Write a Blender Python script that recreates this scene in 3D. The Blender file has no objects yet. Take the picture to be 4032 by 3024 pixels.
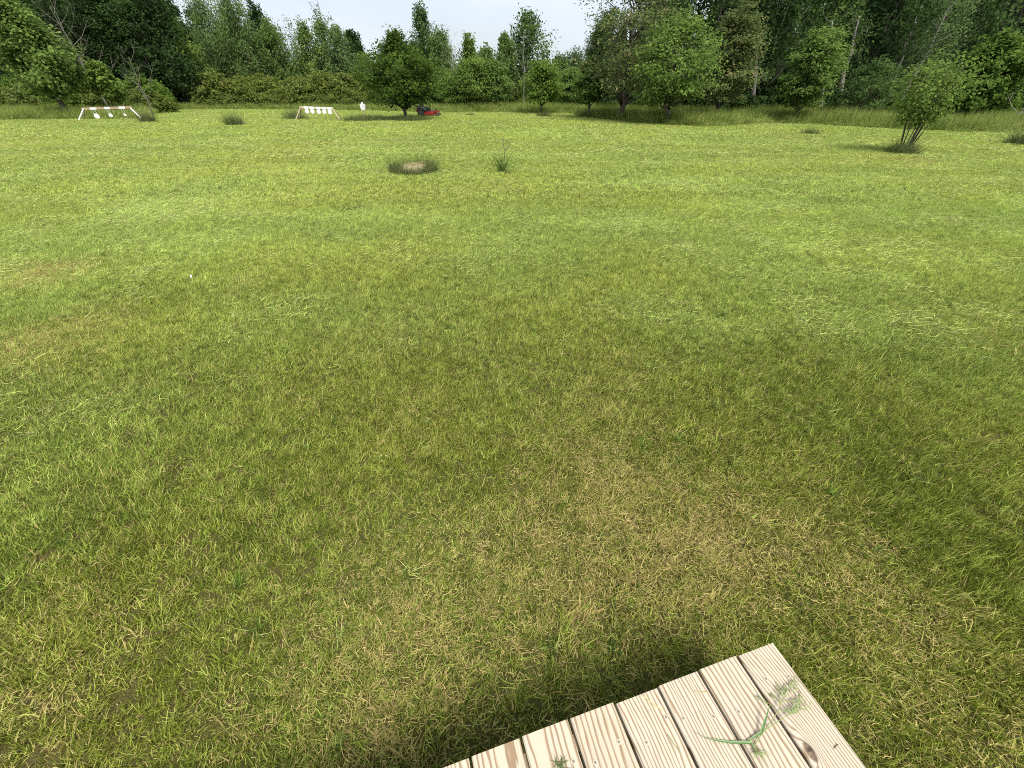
import bpy, math, random
import numpy as np
from mathutils import Vector

random.seed(7)
rng = np.random.default_rng(7)
C = bpy.context.scene.collection
sc = bpy.context.scene

# ---------------------------------------------------------------- camera, sky, sun, exposure
CAM_H = 1.9                       # eye height above the lawn (standing on the low deck)
PITCH = math.radians(37.4)
FPX = 1515.0                      # ultra-wide lens, focal length in photo pixels (4032 wide)
cam_data = bpy.data.cameras.new('camera')
cam_data.sensor_width = 36.0
cam_data.lens = FPX / 4032.0 * 36.0
cam_data.clip_start = 0.02
cam_data.clip_end = 3000
cam = bpy.data.objects.new('camera', cam_data)
C.objects.link(cam)
cam.location = (0, 0, CAM_H)
cam.rotation_euler = (math.pi / 2 - PITCH, 0, 0)
sc.camera = cam

SUN_EL, SUN_AZ = math.radians(58), math.radians(150)   # azimuth clockwise from +Y: sun behind the camera, to the right
world = bpy.data.worlds.new('World')
sc.world = world
world.use_nodes = True
wn = world.node_tree
bg = wn.nodes['Background']
sky = wn.nodes.new('ShaderNodeTexSky')
sky.sky_type = 'NISHITA'
sky.sun_disc = False
sky.sun_elevation = SUN_EL
sky.sun_rotation = SUN_AZ
sky.altitude = 200
sky.air_density = 1.0
sky.dust_density = 4.0
sky.ozone_density = 1.0
hz = wn.nodes.new('ShaderNodeMix'); hz.data_type = 'RGBA'      # thin bright overcast over the blue
hz.inputs['Factor'].default_value = 0.7
hz.inputs['B'].default_value = (5.3, 5.7, 6.2, 1)
tcw = wn.nodes.new('ShaderNodeTexCoord'); mpw = wn.nodes.new('ShaderNodeMapping'); mpw.inputs['Scale'].default_value = (2.0, 2.0, 6.0)
nzw = wn.nodes.new('ShaderNodeTexNoise'); nzw.inputs['Scale'].default_value = 1.6; nzw.inputs['Detail'].default_value = 5
rmw = wn.nodes.new('ShaderNodeMapRange'); rmw.inputs['From Min'].default_value = .35; rmw.inputs['From Max'].default_value = .68; rmw.inputs['To Min'].default_value = .58; rmw.inputs['To Max'].default_value = .8
wn.links.new(tcw.outputs['Generated'], mpw.inputs['Vector']); wn.links.new(mpw.outputs[0], nzw.inputs['Vector']); wn.links.new(nzw.outputs[0], rmw.inputs['Value'])
wn.links.new(rmw.outputs[0], hz.inputs['Factor'])                  # veil of thin cloud, a little uneven
wn.links.new(sky.outputs[0], hz.inputs['A'])
wn.links.new(hz.outputs['Result'], bg.inputs['Color'])
bg.inputs['Strength'].default_value = 0.103
world.cycles.sampling_method = 'NONE'      # the sky is near uniform: scattered rays find it

sun_data = bpy.data.lights.new('sun', 'SUN')
sun_data.energy = 2.7
sun_data.angle = math.radians(25)
sun_data.color = (1.0, 0.96, 0.88)
sun = bpy.data.objects.new('sun', sun_data)
C.objects.link(sun)
sdir = Vector((math.sin(SUN_AZ) * math.cos(SUN_EL), math.cos(SUN_AZ) * math.cos(SUN_EL), math.sin(SUN_EL)))
sun.rotation_euler = (-sdir).to_track_quat('-Z', 'Y').to_euler()
sun.location = (0, 0, 30)

sc.view_settings.view_transform = 'Standard'
sc.view_settings.look = 'None'
sc.view_settings.gamma = 1.0
sc.view_settings.exposure = 0.84
sc.render.engine = 'CYCLES'
sc.cycles.max_bounces = 3
sc.cycles.diffuse_bounces = 2
sc.cycles.glossy_bounces = 1
sc.cycles.transmission_bounces = 2
sc.cycles.transparent_max_bounces = 6
sc.cycles.use_denoising = False
sc.cycles.use_adaptive_sampling = False
sc.cycles.filter_width = 1.0
sc.cycles.sample_clamp_indirect = 4

# ---------------------------------------------------------------- geometry of the photograph -> ground
CT, ST = math.cos(PITCH), math.sin(PITCH)
def row(y):
    yy = (1512 - y) / FPX
    return CT + yy * ST, yy * CT - ST           # forward and up component of that row's rays
def ground(x, y, z=0.0):
    F, U = row(y)
    t = (z - CAM_H) / U
    return ((x - 2016) / FPX * t, F * t)
def x_at(x, y, Y):
    return (x - 2016) / FPX / row(y)[0] * Y
def z_at(y, Y):
    F, U = row(y)
    return CAM_H + Y * U / F
def y_of(y):
    return ground(2016, y)[1]

# ---------------------------------------------------------------- helpers
class MB:
    """collects vertices and faces; build() links them as one mesh object"""
    def __init__(s):
        s.v, s.f, s.mi, s.n = [], [], [], 0
    def add(s, v, f, mi=0):
        v = [tuple(p) for p in v]
        s.f += [tuple(i + s.n for i in q) for q in f]
        s.mi += [mi] * len(f)
        s.v += v; s.n += len(v)
    def box(s, c, d, rot=None, mi=0):
        x, y, z = d[0] / 2, d[1] / 2, d[2] / 2
        p = [Vector(q) for q in ((-x, -y, -z), (x, -y, -z), (x, y, -z), (-x, y, -z), (-x, -y, z), (x, -y, z), (x, y, z), (-x, y, z))]
        if rot is not None: p = [rot @ q for q in p]
        s.add([q + Vector(c) for q in p], [(3, 2, 1, 0), (4, 5, 6, 7), (0, 1, 5, 4), (1, 2, 6, 5), (2, 3, 7, 6), (3, 0, 4, 7)], mi)
    def bar(s, a, b, w, h=None, mi=0):
        a, b = Vector(a), Vector(b); h = h or w
        d = (b - a); L = d.length
        s.box((a + b) / 2, (w, h, L), d.to_track_quat('Z', 'Y').to_matrix(), mi)
    def tube(s, pts, rad, sides=6, mi=0):
        pts = [Vector(p) for p in pts]; n = len(pts)
        if not hasattr(rad, '__len__'): rad = [rad] * n
        vs, fs = [], []
        for i, p in enumerate(pts):
            d = (pts[min(i + 1, n - 1)] - pts[max(i - 1, 0)]).normalized()
            a = d.cross(Vector((.31, .87, .38))).normalized(); b = d.cross(a)
            for k in range(sides):
                t = 2 * math.pi * k / sides
                vs.append(p + (a * math.cos(t) + b * math.sin(t)) * rad[i])
        for i in range(n - 1):
            for k in range(sides):
                k2 = (k + 1) % sides
                fs.append((i * sides + k, i * sides + k2, (i + 1) * sides + k2, (i + 1) * sides + k))
        fs.append(tuple(range(sides))[::-1]); fs.append(tuple((n - 1) * sides + k for k in range(sides)))
        s.add(vs, fs, mi)
    def lathe(s, prof, axis='y', seg=20, c=(0, 0, 0), mi=0):
        vs, fs = [], []; n = len(prof)
        for (r, h) in prof:
            for k in range(seg):
                t = 2 * math.pi * k / seg
                u, w = r * math.cos(t), r * math.sin(t)
                q = (u, h, w) if axis == 'y' else ((h, u, w) if axis == 'x' else (u, w, h))
                vs.append((q[0] + c[0], q[1] + c[1], q[2] + c[2]))
        for i in range(n - 1):
            for k in range(seg):
                k2 = (k + 1) % seg
                fs.append((i * seg + k, i * seg + k2, (i + 1) * seg + k2, (i + 1) * seg + k))
        fs.append(tuple(range(seg))[::-1]); fs.append(tuple((n - 1) * seg + k for k in range(seg)))
        s.add(vs, fs, mi)
    def prism(s, outline, y0, y1, mi=0):
        n = len(outline)
        vs = [(x, y0, z) for x, z in outline] + [(x, y1, z) for x, z in outline]
        fs = [tuple(range(n)), tuple(range(2 * n - 1, n - 1, -1))] + [(i, i + n, (i + 1) % n + n, (i + 1) % n) for i in range(n)]
        s.add(vs, fs, mi)
    def build(s, name, mat, parent=None, smooth=False, bevel=0):
        me = bpy.data.meshes.new(name)
        me.from_pydata(s.v, [], s.f)
        for m in (mat if isinstance(mat, (list, tuple)) else [mat]): me.materials.append(m)
        if any(s.mi): me.polygons.foreach_set('material_index', s.mi)
        if smooth: me.polygons.foreach_set('use_smooth', [True] * len(me.polygons))
        me.update()
        o = bpy.data.objects.new(name, me); C.objects.link(o); o.parent = parent
        if bevel:
            b = o.modifiers.new('bevel', 'BEVEL'); b.width = bevel; b.segments = 2
        return o

def np_mesh(name, V, faces, mats, attrs=None, mi=None):
    """V (n,3); faces (m,k) with one k; attrs {name: per-vertex float array}"""
    me = bpy.data.meshes.new(name)
    me.vertices.add(len(V)); me.vertices.foreach_set('co', np.asarray(V, np.float32).ravel())
    if not isinstance(faces, (list, tuple)): faces = [faces]
    loops = np.concatenate([f.ravel() for f in faces]).astype(np.int32)
    sizes = np.concatenate([np.full(len(f), f.shape[1], np.int32) for f in faces])
    starts = np.concatenate([[0], np.cumsum(sizes)[:-1]]).astype(np.int32)
    me.loops.add(len(loops)); me.loops.foreach_set('vertex_index', loops)
    me.polygons.add(len(sizes)); me.polygons.foreach_set('loop_start', starts); me.polygons.foreach_set('loop_total', sizes)
    if mi is not None: me.polygons.foreach_set('material_index', mi)
    for m in mats: me.materials.append(m)
    for k, a in (attrs or {}).items():
        at = me.attributes.new(k, 'FLOAT', 'POINT'); at.data.foreach_set('value', np.asarray(a, np.float32))
    me.update(calc_edges=True)
    return me

def tag(o, label, cat=None, group=None, kind=None):
    o['label'] = label
    if cat: o['category'] = cat
    if group: o['group'] = group
    if kind: o['kind'] = kind
    return o
def thing(name, label, cat, loc=(0, 0, 0), rz=0, group=None):
    o = bpy.data.objects.new(name, None); C.objects.link(o)
    o.empty_display_size = .2
    o.location = loc; o.rotation_euler = (0, 0, rz)
    return tag(o, label, cat, group)

def hash2(ix, iy, s):
    n = (ix * 374761393 + iy * 668265263 + s * 974634721) & 0x7fffffff
    n = ((n ^ (n >> 13)) * 1274126177) & 0x7fffffff
    return ((n ^ (n >> 16)) & 0xffff) / 65535.0
def vnoise(x, y, s=0):
    ix, iy = np.floor(x).astype(np.int64), np.floor(y).astype(np.int64)
    fx, fy = x - ix, y - iy
    fx, fy = fx * fx * (3 - 2 * fx), fy * fy * (3 - 2 * fy)
    a, b, c, d = hash2(ix, iy, s), hash2(ix + 1, iy, s), hash2(ix, iy + 1, s), hash2(ix + 1, iy + 1, s)
    return (a * (1 - fx) + b * fx) * (1 - fy) + (c * (1 - fx) + d * fx) * fy
def fnoise(x, y, s=0):
    return (vnoise(x, y, s) + .5 * vnoise(2.03 * x, 2.03 * y, s + 1) + .25 * vnoise(4.1 * x, 4.1 * y, s + 2)) / 1.75
def sstep(a, b, x):
    t = np.clip((x - a) / (b - a), 0, 1); return t * t * (3 - 2 * t)

# ---------------------------------------------------------------- materials
def new_mat(name):
    m = bpy.data.materials.new(name); m.use_nodes = True
    nt = m.node_tree
    for n in list(nt.nodes): nt.nodes.remove(n)
    out = nt.nodes.new('ShaderNodeOutputMaterial')
    return m, nt, out
def N(nt, t, **kw):
    n = nt.nodes.new(t)
    for k, v in kw.items(): setattr(n, k, v)
    return n
def mixcol(nt, fac, a, b, blend='MIX'):
    n = N(nt, 'ShaderNodeMix', data_type='RGBA', blend_type=blend)
    for sock, v in ((n.inputs['Factor'], fac), (n.inputs['A'], a), (n.inputs['B'], b)):
        if hasattr(v, 'is_output'): nt.links.new(v, sock)
        else: sock.default_value = v if not isinstance(v, tuple) else (*v, 1)
    return n.outputs['Result']
def math_n(nt, op, a, b=None, c=None, clamp=False):
    n = N(nt, 'ShaderNodeMath', operation=op, use_clamp=clamp)
    for i, v in enumerate((a, b, c)):
        if v is None: continue
        if hasattr(v, 'is_output'): nt.links.new(v, n.inputs[i])
        else: n.inputs[i].default_value = v
    return n.outputs[0]
def ramp(nt, fac, stops):
    n = N(nt, 'ShaderNodeValToRGB')
    e = n.color_ramp.elements
    while len(e) < len(stops): e.new(.5)
    for q, (p, c) in zip(e, stops): q.position = p; q.color = (*c, 1)
    nt.links.new(fac, n.inputs[0]); return n.outputs[0]
def noise(nt, scale, detail=3, vec=None, rough=.6):
    n = N(nt, 'ShaderNodeTexNoise'); n.inputs['Scale'].default_value = scale
    n.inputs['Detail'].default_value = detail; n.inputs['Roughness'].default_value = rough
    if vec is not None: nt.links.new(vec, n.inputs['Vector'])
    return n.outputs[0]
def attr(nt, name, typ='GEOMETRY'):
    n = N(nt, 'ShaderNodeAttribute', attribute_name=name, attribute_type=typ); return n
def leaf_shader(nt, out, col, trans=.35, rough=.5, spec=.35, tcol=None):
    d = N(nt, 'ShaderNodeBsdfDiffuse'); nt.links.new(col, d.inputs['Color'])
    t = N(nt, 'ShaderNodeBsdfTranslucent')
    nt.links.new(tcol if tcol is not None else col, t.inputs['Color'])
    mx = N(nt, 'ShaderNodeMixShader'); mx.inputs[0].default_value = trans
    nt.links.new(d.outputs[0], mx.inputs[1]); nt.links.new(t.outputs[0], mx.inputs[2])
    nt.links.new(mx.outputs[0], out.inputs[0])

def plain(name, col, rough=.6, metal=0.0, var=.25, scale=6, bump=0.0, spec=.5):
    m, nt, out = new_mat(name)
    p = N(nt, 'ShaderNodeBsdfPrincipled')
    tc = N(nt, 'ShaderNodeTexCoord').outputs['Object']
    nz = noise(nt, scale, 4, tc)
    c = mixcol(nt, nz, tuple(q * (1 - var) for q in col), tuple(min(1, q * (1 + var)) for q in col))
    nt.links.new(c, p.inputs['Base Color'])
    p.inputs['Roughness'].default_value = rough; p.inputs['Metallic'].default_value = metal
    p.inputs['Specular IOR Level'].default_value = spec
    if bump:
        b = N(nt, 'ShaderNodeBump'); b.inputs['Strength'].default_value = bump; b.inputs['Distance'].default_value = .02
        nt.links.new(nz, b.inputs['Height']); nt.links.new(b.outputs[0], p.inputs['Normal'])
    nt.links.new(p.outputs[0], out.inputs[0])
    return m

def foliage(name, dark, light, straw=None, straw_amt=.05, trans=.42):
    """leaf colour: per-leaf and per-spray variation plus a little per-tree variation"""
    m, nt, out = new_mat(name)
    r = attr(nt, 'leaf_random').outputs['Fac']; s = attr(nt, 'spray_random').outputs['Fac']
    f = math_n(nt, 'ADD', math_n(nt, 'MULTIPLY', r, .5), math_n(nt, 'MULTIPLY', s, .5))
    c = mixcol(nt, f, dark, light)
    ob = N(nt, 'ShaderNodeObjectInfo').outputs['Random']
    c = mixcol(nt, math_n(nt, 'MULTIPLY', ob, .25), c, tuple(.8 * q for q in light[:1]) + (light[1] * .8, light[2] * 1.6))
    if straw:
        k = math_n(nt, 'LESS_THAN', r, straw_amt)
        c = mixcol(nt, k, c, straw)
    leaf_shader(nt, out, c, trans, .55, .3)
    return m

def blade_mat(name, straw=(.50, .41, .16)):
    """grass blades: patch colour comes from the patch, each blade varies; a share of blades is dead straw"""
    m, nt, out = new_mat(name)
    base = attr(nt, 'patch_color', 'INSTANCER').outputs['Color']
    dry = attr(nt, 'patch_dry', 'INSTANCER').outputs['Fac']
    r = attr(nt, 'blade_random').outputs['Fac']; r2 = attr(nt, 'blade_random_b').outputs['Fac']
    geo = N(nt, 'ShaderNodeNewGeometry').outputs['Position']
    nz = noise(nt, 5.0, 3, geo)
    v = math_n(nt, 'ADD', math_n(nt, 'MULTIPLY', math_n(nt, 'MULTIPLY', r, r), 2.1), .34)
    v = math_n(nt, 'MULTIPLY', v, math_n(nt, 'ADD', math_n(nt, 'MULTIPLY', nz, .8), .6))
    vc = N(nt, 'ShaderNodeCombineColor')
    for i in range(3): nt.links.new(v, vc.inputs[i])
    c = mixcol(nt, 1.0, base, vc.outputs[0], 'MULTIPLY')
    tip = math_n(nt, 'MULTIPLY', math_n(nt, 'SUBTRACT', r, .68), 4.0, clamp=True)          # pale cut blades; the sky's gloss on them is put into the colour
    c = mixcol(nt, tip, c, mixcol(nt, .55, base, (.70, .72, .24)))
    th = math_n(nt, 'MULTIPLY', dry, math_n(nt, 'ADD', math_n(nt, 'MULTIPLY', nz, 1.6), .2))
    k = math_n(nt, 'LESS_THAN', r2, th)
    st = mixcol(nt, r, tuple(.55 * q for q in straw), tuple(1.45 * q for q in straw))
    c = mixcol(nt, k, c, st)
    leaf_shader(nt, out, c, .3, .5, .35)
    return m

M = {}
M['blade'] = blade_mat('grass_blade')
M['clipping'] = blade_mat('grass_clipping', (.36, .33, .17))
M['maple'] = foliage('maple_leaf', (.07, .125, .02), (.18, .28, .045))
M['maple_bright'] = foliage('maple_leaf_bright', (.10, .165, .03), (.25, .345, .075))
M['apple'] = foliage('apple_leaf', (.042, .08, .014), (.13, .20, .036))
M['locust'] = foliage('locust_leaf', (.095, .135, .036), (.21, .265, .08), (.36, .29, .15), .09)
M['locust_green'] = foliage('locust_leaf_green', (.10, .17, .03), (.235, .345, .075), (.28, .27, .10), .03)
M['poplar'] = foliage('poplar_leaf', (.06, .11, .028), (.155, .24, .068))
M['willow'] = foliage('willow_leaf', (.10, .165, .045), (.235, .335, .095))
M['dark'] = foliage('dark_leaf', (.028, .056, .016), (.08, .135, .036))
M['shrub'] = foliage('shrub_leaf', (.10, .145, .026), (.225, .285, .06), (.24, .19, .085), .06)
M['bark'] = plain('bark', (.12, .10, .08), .9, 0, .5, 9, .6, .2)
M['bark_mid'] = plain('bark_mid', (.15, .135, .11), .9, 0, .4, 9, .6, .2)
M['bark_pale'] = plain('bark_pale', (.24, .22, .19), .9, 0, .4, 9, .6, .2)
M['white_paint'] = plain('white_paint', (.80, .80, .78), .5, 0, .06, 8)
M['wood_post'] = plain('weathered_post', (.42, .35, .22), .8, 0, .3, 14)
M['wood_beam'] = plain('bare_beam', (.36, .23, .14), .8, 0, .35, 14)
M['red'] = plain('red_paint', (.27, .022, .02), .45, 0, .15, 5)
M['black'] = plain('black_plastic', (.018, .018, .02), .5, 0, .3, 8)
M['dark_grey'] = plain('dark_grey_plastic', (.06, .065, .075), .45, 0, .2, 8)
M['rubber'] = plain('tyre_rubber', (.03, .03, .03), .85, 0, .3, 20)
M['metal'] = plain('grey_metal', (.4, .4, .4), .4, .8, .2, 8)
M['stump'] = plain('dry_stump_top', (.36, .31, .18), .95, 0, .4, 22, .8, .1)
M['green_stem'] = plain('green_stem', (.24, .31, .10), .5, 0, .3, 30)
M['green_leaf'] = plain('green_leaf', (.11, .20, .06), .5, 0, .2, 30)
M['dry_stem'] = plain('dry_stem', (.16, .13, .07), .9, 0, .3, 30)
M['straw'] = plain('straw', (.5, .44, .2), .7, 0, .2, 30)
M['litter'] = plain('white_litter', (.8, .8, .78), .5, 0, .05, 10)
M['screw'] = plain('screw_metal', (.2, .17, .13), .6, 0, .2, 40)
M['screw_ring'] = plain('screw_washer', (.5, .43, .34), .6, 0, .1, 40)

# soil and thatch under the grass, coloured dark so the gaps read as shaded
m, nt, out = new_mat('ground'); M['ground'] = m
geo = N(nt, 'ShaderNodeNewGeometry').outputs['Position']
c = ramp(nt, noise(nt, 150, 5, geo), [(.3, (.03, .028, .012)), (.55, (.085, .075, .032)), (.8, (.17, .145, .075))])
c2 = ramp(nt, noise(nt, .35, 3, geo), [(.35, (.8, .95, .6)), (.7, (1.15, 1.05, .9))])
c = mixcol(nt, 1.0, c, c2, 'MULTIPLY')
p = N(nt, 'ShaderNodeBsdfPrincipled'); p.inputs['Roughness'].default_value = 1; p.inputs['Specular IOR Level'].default_value = .1
nt.links.new(c, p.inputs['Base Color']); nt.links.new(p.outputs[0], out.inputs[0])

def deck_wood(name, knot=None):
    """pale pine: growth-ring bands along the board, each board cut from its own place in the log"""
    m, nt, out = new_mat(name)
    tc = N(nt, 'ShaderNodeTexCoord').outputs['Object']
    rnd = N(nt, 'ShaderNodeObjectInfo').outputs['Random']
    sx = N(nt, 'ShaderNodeSeparateXYZ'); nt.links.new(tc, sx.inputs[0])
    x, y, z = sx.outputs
    # slow wander of the ring centre along the board
    cv = N(nt, 'ShaderNodeCombineXYZ'); nt.links.new(math_n(nt, 'MULTIPLY', rnd, 91.7), cv.inputs[0]); nt.links.new(math_n(nt, 'MULTIPLY', y, 1.1), cv.inputs[1])
    w1 = math_n(nt, 'SUBTRACT', noise(nt, 1.0, 2, cv.outputs[0]), .5)
    cv2 = N(nt, 'ShaderNodeCombineXYZ'); nt.links.new(math_n(nt, 'ADD', math_n(nt, 'MULTIPLY', x, 14), math_n(nt, 'MULTIPLY', rnd, 57.3)), cv2.inputs[0]); nt.links.new(math_n(nt, 'MULTIPLY', y, 2.2), cv2.inputs[1])
    w2 = math_n(nt, 'SUBTRACT', noise(nt, 1.0, 3, cv2.outputs[0]), .5)
    xc = math_n(nt, 'SUBTRACT', math_n(nt, 'MULTIPLY', math_n(nt, 'FRACT', math_n(nt, 'MULTIPLY', rnd, 7.77)), .34), .17)
    dx = math_n(nt, 'ADD', math_n(nt, 'SUBTRACT', x, xc), math_n(nt, 'MULTIPLY', w1, .06))
    dz = math_n(nt, 'ADD', .035, math_n(nt, 'MULTIPLY', w1, .07))
    rr = math_n(nt, 'SQRT', math_n(nt, 'ADD', math_n(nt, 'MULTIPLY', dx, dx), math_n(nt, 'MULTIPLY', dz, dz)))
    rr = math_n(nt, 'ADD', rr, math_n(nt, 'MULTIPLY', w2, .042))
    if knot:
        kx = math_n(nt, 'SUBTRACT', x, knot[0]); ky = math_n(nt, 'MULTIPLY', math_n(nt, 'SUBTRACT', y, knot[1]), .55)
        kd = math_n(nt, 'SQRT', math_n(nt, 'ADD', math_n(nt, 'MULTIPLY', kx, kx), math_n(nt, 'MULTIPLY', ky, ky)))
        kb = math_n(nt, 'POWER', 2.718, math_n(nt, 'MULTIPLY', kd, -32.0))
        rr = math_n(nt, 'ADD', rr, math_n(nt, 'MULTIPLY', kb, .05))
    frq = math_n(nt, 'ADD', 58.0, math_n(nt, 'MULTIPLY', math_n(nt, 'FRACT', math_n(nt, 'MULTIPLY', rnd, 3.31)), 45.0))
    sw = math_n(nt, 'FRACT', math_n(nt, 'MULTIPLY', rr, frq))                 # one saw-tooth per ring: pale earlywood, brown latewood
    band = math_n(nt, 'SMOOTH_MIN', sw, math_n(nt, 'MULTIPLY', math_n(nt, 'SUBTRACT', 1.0, sw), 5.0), .15)
    cv3 = N(nt, 'ShaderNodeCombineXYZ'); nt.links.new(math_n(nt, 'MULTIPLY', x, 420), cv3.inputs[0]); nt.links.new(math_n(nt, 'MULTIPLY', y, 9), cv3.inputs[1]); nt.links.new(rnd, cv3.inputs[2])
    fib = noise(nt, 1.0, 3, cv3.outputs[0])
    cv4 = N(nt, 'ShaderNodeCombineXYZ'); nt.links.new(math_n(nt, 'ADD', math_n(nt, 'MULTIPLY', x, 26), math_n(nt, 'MULTIPLY', rnd, 33)), cv4.inputs[0]); nt.links.new(math_n(nt, 'MULTIPLY', y, 1.3), cv4.inputs[1])
    streak = noise(nt, 1.0, 2, cv4.outputs[0])
    pale = mixcol(nt, rnd, (.50, .43, .315), (.55, .485, .375))
    c = mixcol(nt, ramp(nt, band, [(.42, (0, 0, 0)), (.7, (1, 1, 1))]), pale, (.255, .17, .095))
    c = mixcol(nt, ramp(nt, streak, [(.62, (0, 0, 0)), (.74, (.75, .75, .75))]), c, (.36, .225, .12))
    c = mixcol(nt, math_n(nt, 'MULTIPLY', fib, .22), c, (.34, .27, .2))
    gn = noise(nt, 210, 2, tc)
    c = mixcol(nt, ramp(nt, gn, [(.62, (0, 0, 0)), (.75, (.3, .3, .3))]), c, (.36, .3, .26))
    stain = noise(nt, 5, 4, tc)
    c = mixcol(nt, ramp(nt, stain, [(.5, (0, 0, 0)), (.75, (.4, .4, .4))]), c, (.34, .30, .26))
    if knot:
        kk = ramp(nt, math_n(nt, 'MULTIPLY', math_n(nt, 'ADD', kd, math_n(nt, 'MULTIPLY', w2, .012)), 40.0), [(.42, (1, 1, 1)), (.62, (0, 0, 0))])
        kc = ramp(nt, noise(nt, 60, 3, tc), [(.4, (.05, .035, .025)), (.7, (.28, .19, .12))])
        c = mixcol(nt, kk, c, kc)
    p = N(nt, 'ShaderNodeBsdfPrincipled'); p.inputs['Roughness'].default_value = .62; p.inputs['Specular IOR Level'].default_value = .3
    nt.links.new(c, p.inputs['Base Color'])
    b = N(nt, 'ShaderNodeBump'); b.inputs['Strength'].default_value = .35; b.inputs['Distance'].default_value = .002
    nt.links.new(math_n(nt, 'ADD', math_n(nt, 'MULTIPLY', band, -.6), fib), b.inputs['Height']); nt.links.new(b.outputs[0], p.inputs['Normal'])
    nt.links.new(p.outputs[0], out.inputs[0])
    return m
M['deck'] = deck_wood('deck_pine')

# ---------------------------------------------------------------- the ground
gv, gf = [], []
XS = np.concatenate([np.linspace(-600, -60, 6), np.linspace(-50, 50, 41), np.linspace(60, 600, 6)])
YS = np.concatenate([np.linspace(-200, -12, 4), np.linspace(-8, 80, 45), np.linspace(95, 1500, 8)])
gx, gy = np.meshgrid(XS, YS)
V = np.stack([gx.ravel(), gy.ravel(), np.zeros(gx.size)], 1)
nx_, ny_ = len(XS), len(YS)
ii = (np.arange(ny_ - 1)[:, None] * nx_ + np.arange(nx_ - 1)[None]).ravel()
go = bpy.data.objects.new('ground', np_mesh('ground', V, np.stack([ii, ii + 1, ii + nx_ + 1, ii + nx_], 1), [M['ground']]))
C.objects.link(go)
tag(go, 'soil and thatch under the mown lawn', kind='structure')

# mown area: outline of the cut in ground coordinates
MOWN = np.array([ground(*q) for q in ((-1400, 485), (-500, 480), (0, 475), (300, 470), (430, 469), (545, 468), (590, 455), (612, 433), (1000, 431), (1300, 434),
        (1500, 438), (1600, 440), (1750, 444), (1900, 443), (2100, 444), (2260, 446), (2290, 462), (2400, 472), (2550, 490), (2700, 497), (2900, 500),
        (2940, 491), (3100, 488), (3250, 493), (3500, 509), (3700, 519), (4032, 526), (4600, 536), (5400, 546))])
def mown_limit(X, Y):
    """signed distance-ish: positive where the point lies beyond the mown edge (uncut side), along the view ray"""
    a = np.arctan2(X, np.maximum(Y, .01))
    ma = np.arctan2(MOWN[:, 0], MOWN[:, 1]); mr = np.hypot(MOWN[:, 0], MOWN[:, 1])
    return np.hypot(X, Y) - np.interp(a, ma, mr)

def gblob(x, y, rx, ry, amp):
    c0 = ground(x, y); a = ground(x + rx, y); b = ground(x, y - ry); d = ground(x, min(y + ry, 3800))
    return (c0[0], c0[1], abs(a[0] - c0[0]), .5 * abs(b[1] - d[1]), amp)
DRY = [gblob(*q) for q in ((2450, 1900, 350, 200, .5), (2150, 2200, 300, 200, .6), (2900, 2150, 400, 160, .5), (1950, 2340, 300, 130, .65), (1450, 2150, 350, 130, .25),
       (1500, 2650, 420, 220, .55), (620, 2540, 260, 100, .55), (700, 2860, 260, 120, .7), (100, 2850, 250, 200, .4), (3300, 2080, 350, 110, .45), (1700, 1950, 220, 120, .35),
       (3050, 2460, 230, 110, .45), (3600, 2750, 260, 160, .3), (1000, 2300, 200, 110, .4), (200, 1060, 260, 45, .5), (120, 1350, 250, 150, .3), (1250, 2450, 200, 120, .4),
       (2600, 2250, 200, 80, .5), (2050, 2100, 120, 60, .5), (2400, 1650, 260, 60, .3), (3630, 632, 110, 12, .95), (3150, 546, 45, 6, .95), (2960, 530, 60, 4, .7), (300, 2250, 200, 100, .25))]
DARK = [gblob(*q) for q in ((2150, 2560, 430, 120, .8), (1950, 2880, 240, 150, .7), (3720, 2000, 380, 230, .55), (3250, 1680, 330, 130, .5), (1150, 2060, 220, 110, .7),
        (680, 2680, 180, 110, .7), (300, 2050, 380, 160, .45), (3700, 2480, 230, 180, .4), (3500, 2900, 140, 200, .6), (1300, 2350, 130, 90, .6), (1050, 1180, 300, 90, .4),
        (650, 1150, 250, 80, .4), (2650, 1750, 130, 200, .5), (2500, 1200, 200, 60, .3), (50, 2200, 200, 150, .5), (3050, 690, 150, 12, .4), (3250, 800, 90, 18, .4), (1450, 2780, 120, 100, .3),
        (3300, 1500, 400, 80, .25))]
PALE = [gblob(*q) for q in ((2700, 1240, 330, 70, .9), (3300, 1250, 450, 110, .8), (3500, 1000, 400, 70, .6), (2250, 1235, 150, 45, .7), (900, 1240, 300, 55, .8), (800, 820, 420, 70, .6),
        (250, 1680, 350, 100, .8), (250, 1900, 280, 70, .5), (700, 1640, 280, 60, .5), (2700, 1010, 220, 55, .6), (1700, 1300, 300, 60, .4), (3650, 880, 300, 30, .5), (450, 980, 300, 40, .4))]
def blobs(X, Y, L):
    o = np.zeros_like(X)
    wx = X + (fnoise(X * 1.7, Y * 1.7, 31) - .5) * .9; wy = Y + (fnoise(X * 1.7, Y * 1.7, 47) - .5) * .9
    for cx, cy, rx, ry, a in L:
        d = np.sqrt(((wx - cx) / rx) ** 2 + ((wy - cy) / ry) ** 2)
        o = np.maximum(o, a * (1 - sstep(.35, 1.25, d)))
    return o
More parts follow.
